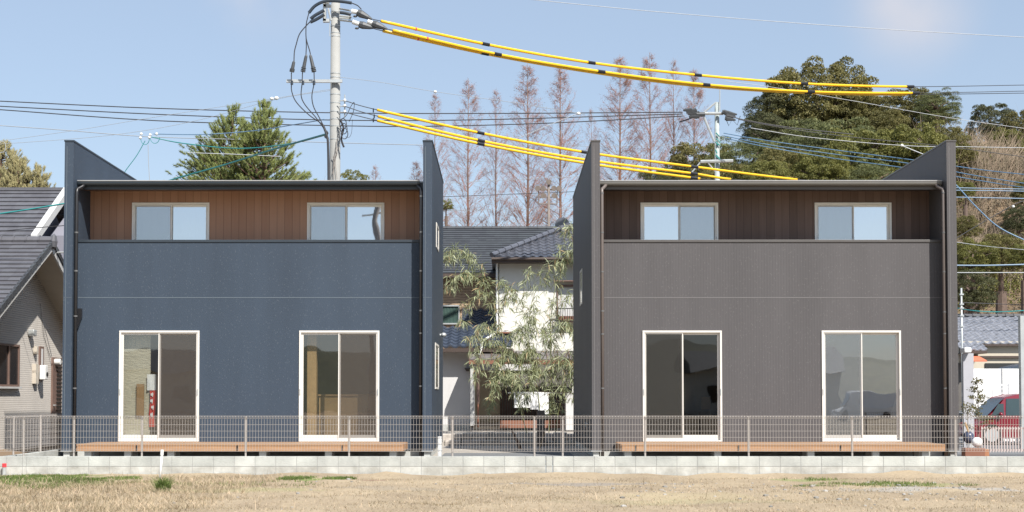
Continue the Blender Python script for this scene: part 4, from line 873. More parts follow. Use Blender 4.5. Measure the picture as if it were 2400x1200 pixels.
def lists(nm, V, Fc, m): 
    o = fast(nm, np.array([tuple(v) for v in V]), np.array(Fc), m, bam); return o
lists('leaves', LV, LF, 'bamboo_leaf'); lists('dry_leaves', LV2, LF2, 'bamboo_leaf_tan')
MB().cyl(P(1262, 918, 42), P(1420, 924, 42), .012, 6).build('bamboo_rod', 'bamboo_dry'); tag(bpy.data.objects['bamboo_rod'], 'thin tan bamboo rod lying across the bamboo at head height', 'rod')
MB().cyl(P(1262, 1062, 34), P(1277, 1012, 34), .012, 6).build('garden_cane', 'bamboo_dry'); tag(bpy.data.objects['garden_cane'], 'short leaning cane behind the mesh fence by the bamboo foot', 'cane')
st = thing('tree_stump', (P(1205, 1065, 35).x, 35, GZ), 'dark bent shrub stem behind the fence between the houses', 'shrub')
MB().tube([P(1222, 1064, 35), P(1215, 1040, 35), P(1200, 1010, 35.2)], [.06, .045, .02], 7).build('stem', 'bark_pine', st)
# ================================================================ neighbouring houses
mat('slate_roof', (.105, .105, .118), .55, .15, 3, island=.12); mat('slate_dark', (.055, .06, .068), .6, .15, 3, island=.12)
mat('kawara_blue', (.055, .07, .10), .3, .2, 3, spec=.7); mat('kawara_grey', (.10, .105, .125), .28, .2, 3, spec=.7); mat('kawara_silver', (.25, .26, .29), .42, .35, 6, spec=.5)
mat('white_wall', (.66, .65, .60), .85, .05, 1); mat('grey_wall', (.58, .575, .57), .85, .06, 1); mat('lilac_wall', (.22, .22, .26), .85, .06, 1)
mat('fascia_white', (.52, .52, .51), .5, .06); mat('soffit_cream', (.50, .45, .38), .8, .06); mat('eave_brown', (.07, .05, .042), .6, .1); mat('beige_wall', (.52, .47, .38), .85, .06, 1)
mat('lattice_brown', (.10, .055, .04), .6, .15); mat('wood_red', (.22, .10, .065), .6, .12); mat('panel_beige', (.36, .30, .215), .7, .06); mat('panel_white_shaded', (.40, .40, .43), .6, .05); mat('towel', (.80, .80, .80), .9, .03)
mat('stone_rough', (.46, .42, .37), .9, .3, 3, .9, 8, island=.2); mat('copper_brown', (.17, .11, .09), .5, .1)
def lap_mat(name, c0, c1, pitch, wavy=0.0):
    """horizontal ribbed siding"""
    m = mat(name, c0, .8, .08, 1.5); n = m.node_tree; L = n.links; b = n.nodes['Principled BSDF']
    t = n.nodes.new('ShaderNodeTexCoord'); sx = n.nodes.new('ShaderNodeSeparateXYZ'); L.new(t.outputs['Object'], sx.inputs[0])
    nz = n.nodes.new('ShaderNodeTexNoise'); nz.inputs['Scale'].default_value = 4; L.new(t.outputs['Object'], nz.inputs['Vector'])
    a = n.nodes.new('ShaderNodeMath'); a.operation = 'MULTIPLY_ADD'; a.inputs[1].default_value = pitch * (.35 + wavy); L.new(nz.outputs['Fac'], a.inputs[0]); L.new(sx.outputs[2], a.inputs[2])
    d = n.nodes.new('ShaderNodeMath'); d.operation = 'DIVIDE'; d.inputs[1].default_value = pitch; L.new(a.outputs[0], d.inputs[0]); fr = n.nodes.new('ShaderNodeMath'); fr.operation = 'FRACT'; L.new(d.outputs[0], fr.inputs[0])
    r = n.nodes.new('ShaderNodeMapRange'); r.inputs[1].default_value = .65; r.inputs[2].default_value = .9; L.new(fr.outputs[0], r.inputs[0])
    mi = n.nodes.new('ShaderNodeMixRGB'); mi.inputs[2].default_value = (*c1, 1); L.new(b.inputs['Base Color'].links[0].from_socket, mi.inputs[1]); L.new(r.outputs[0], mi.inputs[0]); L.new(mi.outputs[0], b.inputs['Base Color'])
    bp = n.nodes.new('ShaderNodeBump'); bp.inputs['Strength'].default_value = .6; bp.inputs['Distance'].default_value = .02; bp.invert = True; L.new(r.outputs[0], bp.inputs['Height']); L.new(bp.outputs[0], b.inputs['Normal'])
lap_mat('rib_beige', (.56, .52, .47), (.36, .33, .30), .055); lap_mat('wave_tan', (.42, .31, .21), (.28, .19, .13), .10, .7)
def roof_face(o, ux, up, L_, H_, rows, cols=0, amp=.0, step=.025, clip=None, samples=6):
    """tiled slope: origin o, along-eave unit ux, up-slope unit up; rows of tiles with stepped noses, cols waves"""
    o, ux, up = Vector(o), Vector(ux).normalized(), Vector(up).normalized(); nn = ux.cross(up).normalized(); b = MB()
    if nn.z < 0: nn = -nn
    nxs = (cols * samples if cols else max(2, int(L_ / .3)))
    def prof(f):
        if not cols: return 0
        a = (f * cols) % 1; return amp * (math.cos(6.283 * a) * .5 + .5) ** 1.6 - amp * .35
    for r in range(rows):
        a0, a1 = H_ * r / rows, H_ * (r + 1) / rows
        st = 0 if cols else (r % 2) * .5
        row = []
        for i in range(nxs + 1):
            f = i / nxs; q = o + ux * L_ * f; w_ = prof(f)
            row.append((q + up * a0 + nn * (w_ - .02), q + up * a0 + nn * (w_ + step), q + up * (a1 + .01) + nn * (w_ + .001)))
        for i in range(nxs):
            c = (row[i][1] + row[i + 1][2]) / 2
            if clip and not clip(c): continue
            if cols: b.add([row[i][0], row[i + 1][0], row[i + 1][1], row[i][1], row[i + 1][2], row[i][2]], [(0, 1, 2, 3), (3, 2, 4, 5)])
            else: b.add([row[i][0], row[i + 1][0], row[i + 1][1], row[i][1], row[i + 1][2], row[i][2]], [(0, 1, 2, 3), (3, 2, 4, 5)])
    return b
def ridge(b, p0, p1, r, n):
    p0, p1 = Vector(p0), Vector(p1)
    for i in range(n):
        a, c = p0.lerp(p1, i / n), p0.lerp(p1, (i + .93) / n); b.tube([a, c], [r, r * .92], 8)
        q = p0.lerp(p1, (i + .95) / n); b.tube([q - (p1 - p0).normalized() * .02, q + (p1 - p0).normalized() * .02], r * 1.18, 8)

# --- left neighbour, near: slate roof, ribbed gable wall facing +x
YR, XV, XW = 36.0, P(122, 570, 36).x, -12.35
rt = P(122, 566, YR).z; ev = PXp(-60, 790, XV); pitch = (rt - PXp(3, 716, XV).z) / (YR - PXp(3, 716, XV).y)
n1 = thing('gabled_house', (XW - 3, YR, GZ), 'neighbour house with slate roof and pale ribbed gable wall at the left edge', 'house')
xl = XW - 7; ef = 30.9; eb = 2 * YR - ef; up = Vector((0, 1, pitch)).normalized(); Ls = math.hypot(YR - ef, pitch * (YR - ef))
b = roof_face((xl, ef, rt - pitch * (YR - ef)), (1, 0, 0), up, XV - xl, Ls, 22, 0, step=.035)
b.build('roof', 'slate_roof', n1)
rr = bpy.data.objects['roof'] if False else None
b = roof_face((xl, eb, rt - pitch * (YR - ef)), (1, 0, 0), Vector((0, -1, pitch)), XV - xl, Ls, 22, 0, step=.035); b.build('roof', 'slate_roof', n1)
b = MB(); ridge(b, (xl, YR, rt + .03), (XV + .03, YR, rt + .03), .11, 24); b.ball((XV + .05, YR, rt + .0), .16, 8, (.5, 1, 1.3)); b.build('ridge_tiles', 'slate_roof', n1)
b = MB()
for s in (-1, 1):
    y1 = YR + s * (YR - ef); z1 = rt - pitch * (YR - ef); nrm = .20
    b.prism([(XV - .04, YR, rt - .05), (XV - .04, y1, z1 - .05), (XV - .04, y1, z1 - .05 - nrm), (XV - .04, YR, rt - .05 - nrm)], (.05, 0, 0))
b.build('bargeboard', 'fascia_white', n1)
b = MB()
for s in (-1, 1):
    for k in range(22):
        f0, f1 = k / 22, (k + .9) / 22; ya, yb2 = YR + s * (YR - ef) * f0, YR + s * (YR - ef) * f1; za, zb2 = rt - pitch * (YR - ef) * f0, rt - pitch * (YR - ef) * f1
        b.prism([(XV - .02, ya, za + .03), (XV - .02, yb2, zb2 + .05), (XV - .02, yb2, zb2 - .09), (XV - .02, ya, za - .09)], (.07, 0, 0))
b.build('verge_tiles', 'slate_dark', n1)
b = MB()
for s in (-1, 1):
    y1 = YR + s * (YR - ef); z1 = rt - pitch * (YR - ef); b.prism([(XW - .1, YR, rt - .1), (XW - .1, y1, z1 - .1), (XW - .1, y1, z1 - .14), (XW - .1, YR, rt - .14)], (XV - XW + .055, 0, 0))
b.build('soffit', 'soffit_cream', n1)
yw0, yw1 = 31.6, 40.4; zt_ = lambda y: rt - .12 - pitch * abs(y - YR)
b = MB(); b.prism([(XW, yw0, GZ), (XW, yw1, GZ), (XW, yw1, zt_(yw1)), (XW, YR, zt_(YR)), (XW, yw0, zt_(yw0))], (-.15, 0, 0)); b.build('gable_wall', 'rib_beige', n1)
MB().box(XW - 7, XW - .15, yw0, yw0 + .15, GZ, zt_(yw0)).build('front_wall', 'rib_beige', n1)
def on_wall(pl, pr, pt, pb_): A, B_ = PXp(pl, (pt + pb_) / 2, XW), PXp(pr, (pt + pb_) / 2, XW); m_ = PXp((pl + pr) / 2, pt, XW).z, PXp((pl + pr) / 2, pb_, XW).z; return A.y, B_.y, m_[0], m_[1]
ya, yb2, z1, z0 = on_wall(-8, 42, 806, 906)
b = MB(); t = .05
b.box(XW, XW + .05, ya, yb2, z1 - t, z1).box(XW, XW + .05, ya, yb2, z0, z0 + t).box(XW, XW + .05, ya, ya + t, z0 + t, z1 - t).box(XW, XW + .05, yb2 - t, yb2, z0 + t, z1 - t).box(XW, XW + .05, (ya + yb2) / 2 - .04, (ya + yb2) / 2 + .04, z0 + t, z1 - t)
wn = b.build('window', 'copper_brown', n1); MB().box(XW + .002, XW + .02, ya + t, yb2 - t, z0 + t, z1 - t).build('pane', 'dark_glass', wn); MB().box(XW, XW + .10, ya - .03, yb2 + .03, z0 - .05, z0 - .002).build('sill', 'fascia_white', wn)
ya, yb2, z1, z0 = on_wall(90, 99.5, 812, 892); b = MB().box(XW, XW + .04, ya, yb2, z0, z1); wn = b.build('narrow_window', 'copper_brown', n1); MB().box(XW + .042, XW + .05, ya + .1, yb2 - .1, z0 + .06, z1 - .06).build('pane', 'grey_wall', wn)
ya, yb2, z1, z0 = on_wall(119, 140, 838, 1040); dr = MB().box(XW, XW + .05, ya, yb2, z0, z1).build('louvre_door', 'copper_brown', n1)
b = MB(); ny = 22
for k in range(ny): z = z0 + (z1 - z0) * (k + .3) / ny; b.box(XW + .052, XW + .075, ya + .32, yb2 - .05, z, z + (z1 - z0) / ny * .45)
b.build('slats', 'black_metal', dr); MB().box(XW + .05, XW + .12, ya + .06, ya + .12, z0 + 1.05, z0 + 1.08).build('handle', 'galvanised', dr)
q = PXp(125, 848, XW); MB().cyl((XW + .02, q.y, q.z), (XW + .2, q.y, q.z), .085, 12).build('porch_light', 'pipe_white', n1, smooth=False, bevel=.01)
q = PXp(69, 780, XW); MB().box(XW, XW + .16, q.y - .12, q.y + .12, q.z - .09, q.z + .08).build('vent_hood', 'galvanised', n1, bevel=.02)
q = PXp(80, 821, XW); MB().box(XW, XW + .10, q.y - .08, q.y + .06, q.z - .1, q.z + .1).build('wall_socket_box', 'soffit_cream', n1, bevel=.01)
q = PXp(79, 875, XW); MB().box(XW, XW + .10, q.y - .12, q.y + .1, q.z - .27, q.z + .25).build('meter_backboard', 'soffit_cream', n1)
q = PXp(86, 872, XW); mt = MB().box(XW + .10, XW + .26, q.y - .1, q.y + .12, q.z - .2, q.z + .18).build('electric_meter', 'pipe_white', n1, bevel=.02); MB().cyl((XW + .26, q.y + .04, q.z - .06), (XW + .28, q.y + .04, q.z - .06), .06, 12).build('meter_glass', 'black_metal', mt)
q0 = P(112, 592, 36.3); MB().cyl(q0, q0 + Vector((.75, 0, .01)), .022, 6).cyl(q0 + Vector((.05, 0, 0)), q0 + Vector((.15, 0, .12)), .012, 6).build('service_bracket', 'galvanised', n1)
MB().tube([q0 + Vector((.3, 0, -.02)), q0 + Vector((.4, 0, -.22)), q0 + Vector((.65, 0, -.3)), q0 + Vector((.9, 0, -.2))], .012, 5).tube([PXp(92, 712, XW) + Vector((.03, 0, 0)), PXp(100, 790, XW) + Vector((.03, 0, 0)), PXp(116, 838, XW) + Vector((.03, 0, 0))], .006, 4).build('service_cable', 'black_metal', n1)

# --- left neighbour, far
YR2 = 46.0; XV2 = P(149, 446, YR2).x; rt2 = P(149, 446, YR2).z; bt = PXp(76, 553, XV2); pit2 = (rt2 - bt.z) / (YR2 - bt.y); ef2 = bt.y
n2 = thing('gabled_house', (XV2 - 4, YR2, GZ), 'taller house behind with violet grey slate roof and broad white verge', 'house')
Ls2 = math.hypot(YR2 - ef2, pit2 * (YR2 - ef2)); xl2 = XV2 - 9
roof_face((xl2, ef2, rt2 - pit2 * (YR2 - ef2)), (1, 0, 0), Vector((0, 1, pit2)), XV2 - xl2, Ls2, 11, 0, step=.045).build('roof', 'slate_roof', n2)
b = MB(); b.box(xl2, XV2 + .0, YR2 - .12, YR2 + .12, rt2 - .02, rt2 + .08); b.build('ridge_cap', 'slate_roof', n2)
b = MB(); z1 = rt2 - pit2 * (YR2 - ef2)
b.prism([(XV2 + .002, YR2, rt2 + .10), (XV2 + .002, ef2 - .15, z1 + .03), (XV2 + .002, ef2 - .15, z1 - .22), (XV2 + .002, YR2, rt2 - .2)], (.20, 0, 0)).box(xl2, XV2, ef2 - .12, ef2 + .02, z1 - .22, z1 - .03); b.build('bargeboard', 'fascia_white', n2)
b = MB(); b.prism([(XV2 - .5, ef2 + .4, GZ), (XV2 - .5, YR2 + 3, GZ), (XV2 - .5, YR2 + 3, rt2 - pit2 * 3 - .2), (XV2 - .5, YR2, rt2 - .25), (XV2 - .5, ef2 + .4, z1 + .05)], (-.2, 0, 0)).box(xl2, XV2 - .7, ef2 + .4, ef2 + .6, GZ, z1); b.build('wall', 'lilac_wall', n2)
roof_face((xl2, 2 * YR2 - ef2, z1), (1, 0, 0), Vector((0, -1, pit2)), XV2 - xl2, Ls2, 11, 0, step=.045).build('roof', 'slate_roof', n2)
x0 = XV2 - .1; MB().prism([(x0, 45, 1), (x0, 49.5, 1), (x0, 49.5, P(0, 640, 47).z), (x0, 46.8, P(0, 500, 47).z), (x0, 45, P(0, 560, 46).z)], (1.6, 0, 0)).build('bay_wall', 'lilac_wall', n2)

# --- between the houses: long slate roof with tan walls
sA = thing('long_house', (P(1180, 900, 53).x, 53, GZ), 'house with long dark slate roof and wavy tan walls seen between the new houses', 'house')
xa, xb = P(900, 535, 55).x, P(1325, 535, 55).x; zr_, ze = P(0, 536, 55).z, P(0, 640, 51).z; pit = (zr_ - ze) / 4
roof_face((xa, 51, ze), (1, 0, 0), (0, 1, pit), xb - xa, math.hypot(4, zr_ - ze), 20, 0, step=.03).build('roof', 'slate_dark', sA)
roof_face((xa, 59, ze), (1, 0, 0), (0, -1, pit), xb - xa, math.hypot(4, zr_ - ze), 20, 0, step=.03).build('roof', 'slate_dark', sA)
b = MB(); ridge(b, (xa, 55, zr_ + .02), (xb, 55, zr_ + .02), .08, 20); b.build('ridge_tiles', 'slate_dark', sA)
MB().box(xa, xb, 50.95, 51, ze - .16, ze - .02).box(xa, xb, 51, 51.7, ze - .14, ze - .1).build('fascia', 'eave_brown', sA)
MB().box(xa, xb, 51.7, 51.9, GZ, ze + .2).build('wall', 'wave_tan', sA)
x0, x1 = P(1000, 740, 51.6).x, P(1077, 740, 51.6).x; z0, z1 = P(0, 757, 51.6).z, P(0, 718, 51.6).z
wn = MB().box(x0, x1, 51.62, 51.7, z0 - .05, z0).box(x0, x1, 51.62, 51.7, z1, z1 + .05).box(x1 - .04, x1, 51.62, 51.7, z0, z1).build('window', 'galvanised', sA)
mat('curtain_green', (.035, .07, .06), .7, .2, 3); b = MB(); b.grid([[(x0 + (x1 - x0) * i / 30, 51.67 + .012 * math.sin(i * 2.2), z) for z in (z0, z1)] for i in range(31)]); b.build('curtain', 'curtain_green', wn, smooth=True)

# --- white house with kawara hip roof
sB = thing('tiled_house', (P(1300, 900, 48).x, 48, GZ), 'white walled house with blue-grey curved tile roof behind the bamboo', 'house')
YE, YA = 47.3, 50.5; cL = P(1152, 603, YE); ap = P(1325, 538, YA); xR = P(1500, 600, YE).x; pitB = (ap.z - cL.z) / (YA - YE)
hipx = lambda y: cL.x + (ap.x - cL.x) * (y - YE) / (YA - YE)
roof_face((cL.x, YE, cL.z), (1, 0, 0), (0, 1, pitB), xR - cL.x, math.hypot(YA - YE, ap.z - cL.z), 10, int((xR - cL.x) / .27), .055, .03, clip=lambda c: c.x > hipx(c.y) - .02).build('roof', 'kawara_grey', sB, smooth=False)
b = MB(); ridge(b, (cL.x, YE, cL.z + .08), (ap.x, YA, ap.z + .12), .09, 12); ridge(b, (ap.x, YA, ap.z + .12), (xR, YA, ap.z + .12), .11, 16); b.cyl((ap.x - .12, YA - .2, ap.z + .16), (ap.x - .12, YA + .05, ap.z + .16), .26, 14); b.build('ridge_tiles', 'kawara_grey', sB)
MB().prism([(cL.x, YE, cL.z - .03), (ap.x, YA, ap.z - .03), (cL.x, 2 * YA - YE, cL.z - .03)], (0, 0, -.05)).prism([(ap.x, YA, ap.z - .04), (xR, YA, ap.z - .04), (xR, 2 * YA - YE, cL.z - .04), (cL.x + .01, 2 * YA - YE, cL.z - .04)], (0, 0, -.05)).build('rear_slopes', 'kawara_grey', sB)
MB().box(cL.x, xR, YE - .04, YE, cL.z - .17, cL.z - .04).cyl((cL.x, YE - .09, cL.z - .06), (xR, YE - .09, cL.z - .06), .05, 8).box(cL.x + .02, xR, YE, YE + .75, cL.z - .15, cL.z - .11).build('eave', 'eave_brown', sB)
xw = P(1170, 700, 48).x; WY = 48
z0, z1 = P(0, 748, WY).z, P(0, 672, WY).z; x0, x1 = P(1308, 700, WY).x, P(1400, 700, WY).x
wall_holes(xw, xR, GZ, cL.z + .1, WY, WY + .2, [(x0, x1, z0, z1)]).build('wall', 'white_wall', sB)
MB().box(xw - .0, xw + .2, WY + .2, 52, GZ, cL.z).build('side_wall', 'white_wall', sB)
b = MB(); b.box(x0 - .05, x1, WY - .04, WY + .08, z1, z1 + .07).box(x0 - .05, x0, WY - .04, WY + .08, z0, z1).box(x0 - .05, x1, WY - .04, WY + .08, z0 - .05, z0).box(x0 - .15, x1, WY - .3, WY, z1 + .16, z1 + .2)
wn = b.build('window', 'copper_brown', sB); MB().box(x0, x1, WY + .06, WY + .07, z0, z1).build('pane', 'fascia_white', wn)
b = MB(); zb_, zt2 = P(0, 753, WY - .3).z, P(0, 722, WY - .3).z; b.box(x0 - .12, x1, WY - .32, WY - .28, zt2 - .03, zt2).box(x0 - .12, x1, WY - .32, WY - .28, zb_, zb_ + .03)
for k in range(16): xx = x0 - .1 + k * .08; b.box(xx, xx + .015, WY - .31, WY - .29, zb_, zt2)
b.build('window_rail', 'black_metal', sB); MB().box(x0, x1, WY - .27, WY - .03, zb_ + .0, zb_ + .18).build('planter_box', 'wood_red', sB)
q = P(1165, 700, WY - .1); MB().tube([(q.x, WY - .1, cL.z - .1), (q.x, WY - .1, P(0, 775, WY).z)], .04, 8).tube([P(1165, 778, 47.6), P(1130, 800, 46.5), P(1128, 815, 46.1)], .04, 8).tube([P(1128, 815, 45.9), P(1122, 833, 45.4)], .04, 8).build('downpipe', 'pipe_white', sB)
# pent roofs of blue tiles
for (pl, pr, pyE, YE_, pyT, YT_, rows) in ((1010, 1078, 813, 46.2, 766, 48.3, 7), (1075, 1168, 812, 46.22, 724, 51, 14), (1166, 1202, 812, 46.24, 778, 47.95, 6)):
    e0, e1, tp = P(pl, pyE, YE_), P(pr, pyE, YE_), P(pl, pyT, YT_); pr_ = (tp.z - e0.z) / (YT_ - YE_)
    roof_face(e0, (1, 0, 0), (0, 1, pr_), e1.x - e0.x, (tp - Vector((tp.x, YE_, e0.z))).length, rows, max(1, int(round((e1.x - e0.x) / .29))), .07, .04).build('lower_roof', 'kawara_blue', sB)
e0, e1 = P(1010, 815, 46.2), P(1202, 815, 46.2); MB().box(e0.x, e1.x, 46.12, 46.2, e0.z - .14, e0.z - .02).box(e0.x, e1.x, 46.2, 46.9, e0.z - .12, e0.z - .08).build('eave', 'eave_brown', sB)
q = P(1166, 783, 47.9); MB().box(q.x, q.x + .45, 47.3, 47.95, q.z, q.z + .05).build('roof_flashing', 'wood_red', sB)
MB().box(P(1010, 0, 46.8).x, P(1103, 0, 46.8).x, 46.8, 47, GZ + .35, e0.z).build('wing_wall', 'grey_wall', sB); MB().box(P(1010, 0, 46.8).x, P(1103, 0, 46.8).x, 46.78, 46.99, GZ, GZ + .349).build('foundation', 'concrete', sB)
# porch
YP = 45.4; a0, a1 = P(1099, 843, YP), P(1460, 843, YP); zb_ = P(0, 822, 46.7).z
pr = roof_face(a0, (1, 0, 0), (0, 1.3, zb_ - a0.z), a1.x - a0.x, math.hypot(1.3, zb_ - a0.z), 2, 0, step=.02)
mat('porch_roof', (.17, .155, .15), .5, .12); po = pr.build('porch_roof', 'porch_roof', sB)
b = MB(); k = a0.x
while k < a1.x: b.box(k, k + .025, YP - .01, YP + .005, a0.z - .0, a0.z + .03); b.prism([(k, YP, a0.z + .02), (k, 46.7, zb_ + .02), (k, 46.7, zb_ + .06), (k, YP, a0.z + .05)], (.025, 0, 0)); k += .36
b.build('standing_seams', 'copper_brown', po); MB().box(a0.x, a1.x, YP - .02, YP + .04, a0.z - .14, a0.z - .021).build('fascia', 'wood_red', po)
MB().box(P(1103, 0, YP).x, P(1112, 0, YP).x, YP + .1, 47, GZ + .35, a0.z - .15).build('porch_post', 'fascia_white', sB)
MB().box(P(1112, 0, 47.6).x, P(1250, 0, 47.6).x, 47.6, 47.64, P(0, 868, 47.6).z, a0.z - .05).build('lintel_wall', 'grey_wall', sB)
MB().box(P(1112, 0, 47.6).x, P(1172, 0, 47.6).x, 47.62, 47.66, GZ + .4, P(0, 868, 47.6).z).build('sliding_panel', 'panel_beige', sB)
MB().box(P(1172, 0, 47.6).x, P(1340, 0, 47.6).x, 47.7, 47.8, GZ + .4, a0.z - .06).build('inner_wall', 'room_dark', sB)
b = MB(); 
for i in range(26): xx = P(1174, 0, 47.5).x + i * .085; b.box(xx, xx + .03, 47.5, 47.53, GZ + .45, P(0, 900, 47.5).z)
b.build('lattice', 'lattice_brown', sB)
MB().box(P(1172, 0, 47.3).x, P(1325, 0, 47.3).x, 46.9, 47.4, P(0, 1003, 47).z, P(0, 985, 47).z).build('veranda_board', 'wood_red', sB)
MB().box(P(1112, 0, 47.4).x, P(1172, 0, 47.4).x, 47.2, 47.6, P(0, 1006, 47.4).z, P(0, 999, 47.4).z).build('door_sill', 'soffit_cream', sB)
MB().box(P(1325, 0, 45.8).x, P(1420, 0, 45.8).x, 45.8, 46.6, GZ + .2, P(0, 918, 45.8).z).build('storage_cabinet', 'grey_wall'); tag(bpy.data.objects['storage_cabinet'], 'plain grey cabinet beside the charcoal house under the porch', 'cabinet')
b = MB(); q = P(1121, 0, YP - .05).x; b.tube([(q, YP - .06, a0.z - .02), (q, YP - .06, P(0, 946, YP).z)], .045, 8); b.build('downpipe', 'copper_brown', sB); MB().tube([(q, YP - .06, P(0, 946, YP).z), (q, YP - .06, GZ + .3)], .03, 8).build('downpipe', 'wood_red', sB)
MB().prism([P(1089, 863, 46.78), P(1104, 863, 46.78), P(1104, 870, 46.78), P(1093, 870, 46.78)], (0, -.25, 0)).build('small_canopy', 'eave_brown', sB)
# laundry
ln = thing('laundry_pole', (P(1245, 920, 45.2).x, 45.2, P(0, 920, 45.2).z), 'thin metal laundry pole with towels under the porch', 'laundry pole')
MB().cyl(P(1190, 921, 45.2), P(1330, 921, 45.2), .014, 6).build('pole', 'galvanised', ln)
for i, (l0, l1, y1, lb) in enumerate(((1205, 1242, 957, 'wide white towel hanging leftmost on the laundry pole'), (1243, 1273, 961, 'white towel hanging in the middle of the laundry pole'), (1262, 1286, 972, 'longer pale towel hanging rightmost behind the bamboo'))):
    y_ = 45.18 - .02 * i; A, B_ = P(l0, 920, y_), P(l1, y1, y_); b = MB(); b.grid([[(A.x + (B_.x - A.x) * s / 12, y_ - .02 + .015 * math.sin(s * 1.7 + i) * (j / 4), A.z + .02 + (B_.z - A.z) * j / 4) for j in range(5)] for s in range(13)])
    o = b.build('towel', 'towel', smooth=True); o['group'] = 'laundry under the porch'; tag(o, lb, 'towel')
t = thing('garden_faucet', (P(1268, 1000, 36.8).x, 36.8, GZ), 'slim grey post standing at the bamboo foot', 'post')
MB().box(P(1258, 0, 36.9).x, P(1276, 0, 36.9).x, 36.9, 37.1, GZ, P(0, 962, 36.9).z).build('post_body', 'bark_grey', t)
# rough stone edging of the neighbour's garden
rs = random.Random(3); sw = thing('stone_edging', (P(1180, 1030, 38).x, 38, GZ), 'low rough stone edging of the garden behind the gap', 'wall')
for nm, (py0, py1, yy, sz_) in {'upper_stones': (1030, 1014, 39.0, .5), 'lower_stones': (1046, 1032, 37.2, .62)}.items():
    b = MB(); xx = P(1010, 0, yy).x
    while xx < P(1400, 0, yy).x:
        w_ = rs.uniform(.25, .5) * sz_ * 1.8; h_ = P(0, py1, yy).z - GZ; b.box(xx, xx + w_ - .015, yy + rs.uniform(0, .05), yy + .35, GZ - .05 if py0 > 1040 else P(0, py0 + 4, yy).z, GZ + h_ * rs.uniform(.86, 1.02)); xx += w_
    b.build(nm, 'stone_rough', sw, bevel=.03)
tag(MB().box(P(960, 0, 39).x, P(1440, 0, 39).x, 39.3, 60, GZ - .1, GZ + .15).build('garden_bed', 'yard_gravel'), None, None, None, 'structure')

# ================================================================ far right
hR = thing('tiled_house', (P(2340, 900, 56).x, 56, GZ), 'low beige house with silvery curved tile roof at the far right', 'house')
e0, e1 = P(2251, 806, 54), P(2700, 806, 54); tp = P(2251, 742, 57.5); pr_ = (tp.z - e0.z) / 3.5; Hh = math.hypot(3.5, tp.z - e0.z)
roof_face(e0, (1, 0, 0), (0, 1, pr_), e1.x - e0.x, Hh, 13, int((e1.x - e0.x) / .3), .06, .035).build('roof', 'kawara_silver', hR)
e2, e3 = P(2251, 821, 53.2), P(2314, 821, 53.2); roof_face(e2, (1, 0, 0), (0, .8, e0.z - e2.z + .05), e3.x - e2.x, math.hypot(.8, e0.z - e2.z + .05), 3, 4, .06, .035).build('roof', 'kawara_silver', hR)
b = MB(); ridge(b, (e0.x, 57.5, tp.z + .03), (e1.x, 57.5, tp.z + .03), .09, 22); b.build('ridge_tiles', 'slate_dark', hR)
MB().box(e0.x, e1.x, 54.2, 54.4, GZ, e0.z + .1).build('wall', 'beige_wall', hR); MB().box(e3.x, e1.x, 53.97, 54.02, e0.z - .08, e0.z - .01).box(e3.x, e1.x, 54.1, 54.19, P(0, 836, 54.1).z - .05, P(0, 836, 54.1).z + .03).build('eave', 'eave_brown', hR)
MB().box(e2.x, e3.x, 53.2, 53.25, e2.z - .12, e2.z - .02).box(e2.x + .1, e3.x, 53.3, 55, e2.z - .12, e2.z - .09).build('eave', 'eave_brown', hR)
MB().box(P(2300, 0, 54.1).x, e1.x, 54.15, 54.19, P(0, 868, 54.8).z, P(0, 852, 54.8).z).build('window', 'dark_glass', hR)
mat('awning_orange', (.55, .18, .10), .7, .08); a, b_ = P(2272, 848, 52.6), P(2309, 838, 52.6)
tag(MB().prism([(a.x, 52.4, a.z), (a.x, 53.6, b_.z + .1), (a.x, 53.6, b_.z + .14), (a.x, 52.4, a.z + .05)], (b_.x - a.x, 0, 0)).build('awning', 'awning_orange', hR), None)
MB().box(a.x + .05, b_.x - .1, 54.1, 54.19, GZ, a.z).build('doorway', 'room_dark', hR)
# thin pole beside the charcoal house
q = P(2253, 675, 50); t = thing('antenna_pole', (q.x, 50, GZ), 'thin pale pole with small fittings right beside the charcoal house', 'pole'); MB().cyl((q.x, 50, GZ), (q.x, 50, q.z), .035, 8).build('pole', 'galvanised', t, smooth=True)
b = MB(); 
for py in (690, 713, 722, 740, 765): z = P(0, py, 50).z; b.box(q.x - .06, q.x + .07, 49.94, 50.06, z - .025, z + .025)
b.build('fittings', 'galvanised', t)
q = P(2397, 740, 35); MB().box(q.x - .06, q.x + .1, 35, 35.16, GZ, q.z).build('steel_column', 'galvanised'); tag(bpy.data.objects['steel_column'], 'square grey steel column at the right edge of the view', 'column')
MB().box(P(2248, 0, 36).x, P(2272, 0, 36).x, 36, 36.1, GZ, P(0, 828, 36).z).build('tall_panel', 'panel_white_shaded'); tag(bpy.data.objects['tall_panel'], 'tall narrow white panel standing against the side of the charcoal house', 'panel')  # white panel; the shade it stands in is put into its colour
MB().box(P(2248, 0, 35.9).x, P(2265, 0, 35.9).x, 35.8, 36.15, P(0, 827, 36).z, P(0, 815, 36).z).build('plastic_wrap', 'towel', bevel=.03); tag(bpy.data.objects['plastic_wrap'], 'white plastic sheet wrapped over the top of the tall narrow panel', 'cover')
w_ = thing('site_wall', (P(2325, 0, 41).x, 41, GZ), 'white sheet fence in front of the dark car, half in shadow', 'fence')
x0, x1 = P(2268, 0, 41).x, P(2383, 0, 41).x; zt2 = P(0, 864, 41).z; b = MB(); k = x0
while k < x1: b.box(k, min(k + .43, x1), 41, 41.04, GZ, zt2); k += .44
b.build('sheets', 'towel', w_); b = MB(); k = x0
while k < x1: b.box(k - .015, k + .015, 40.97, 41.0, GZ, zt2 + .01); k += .88
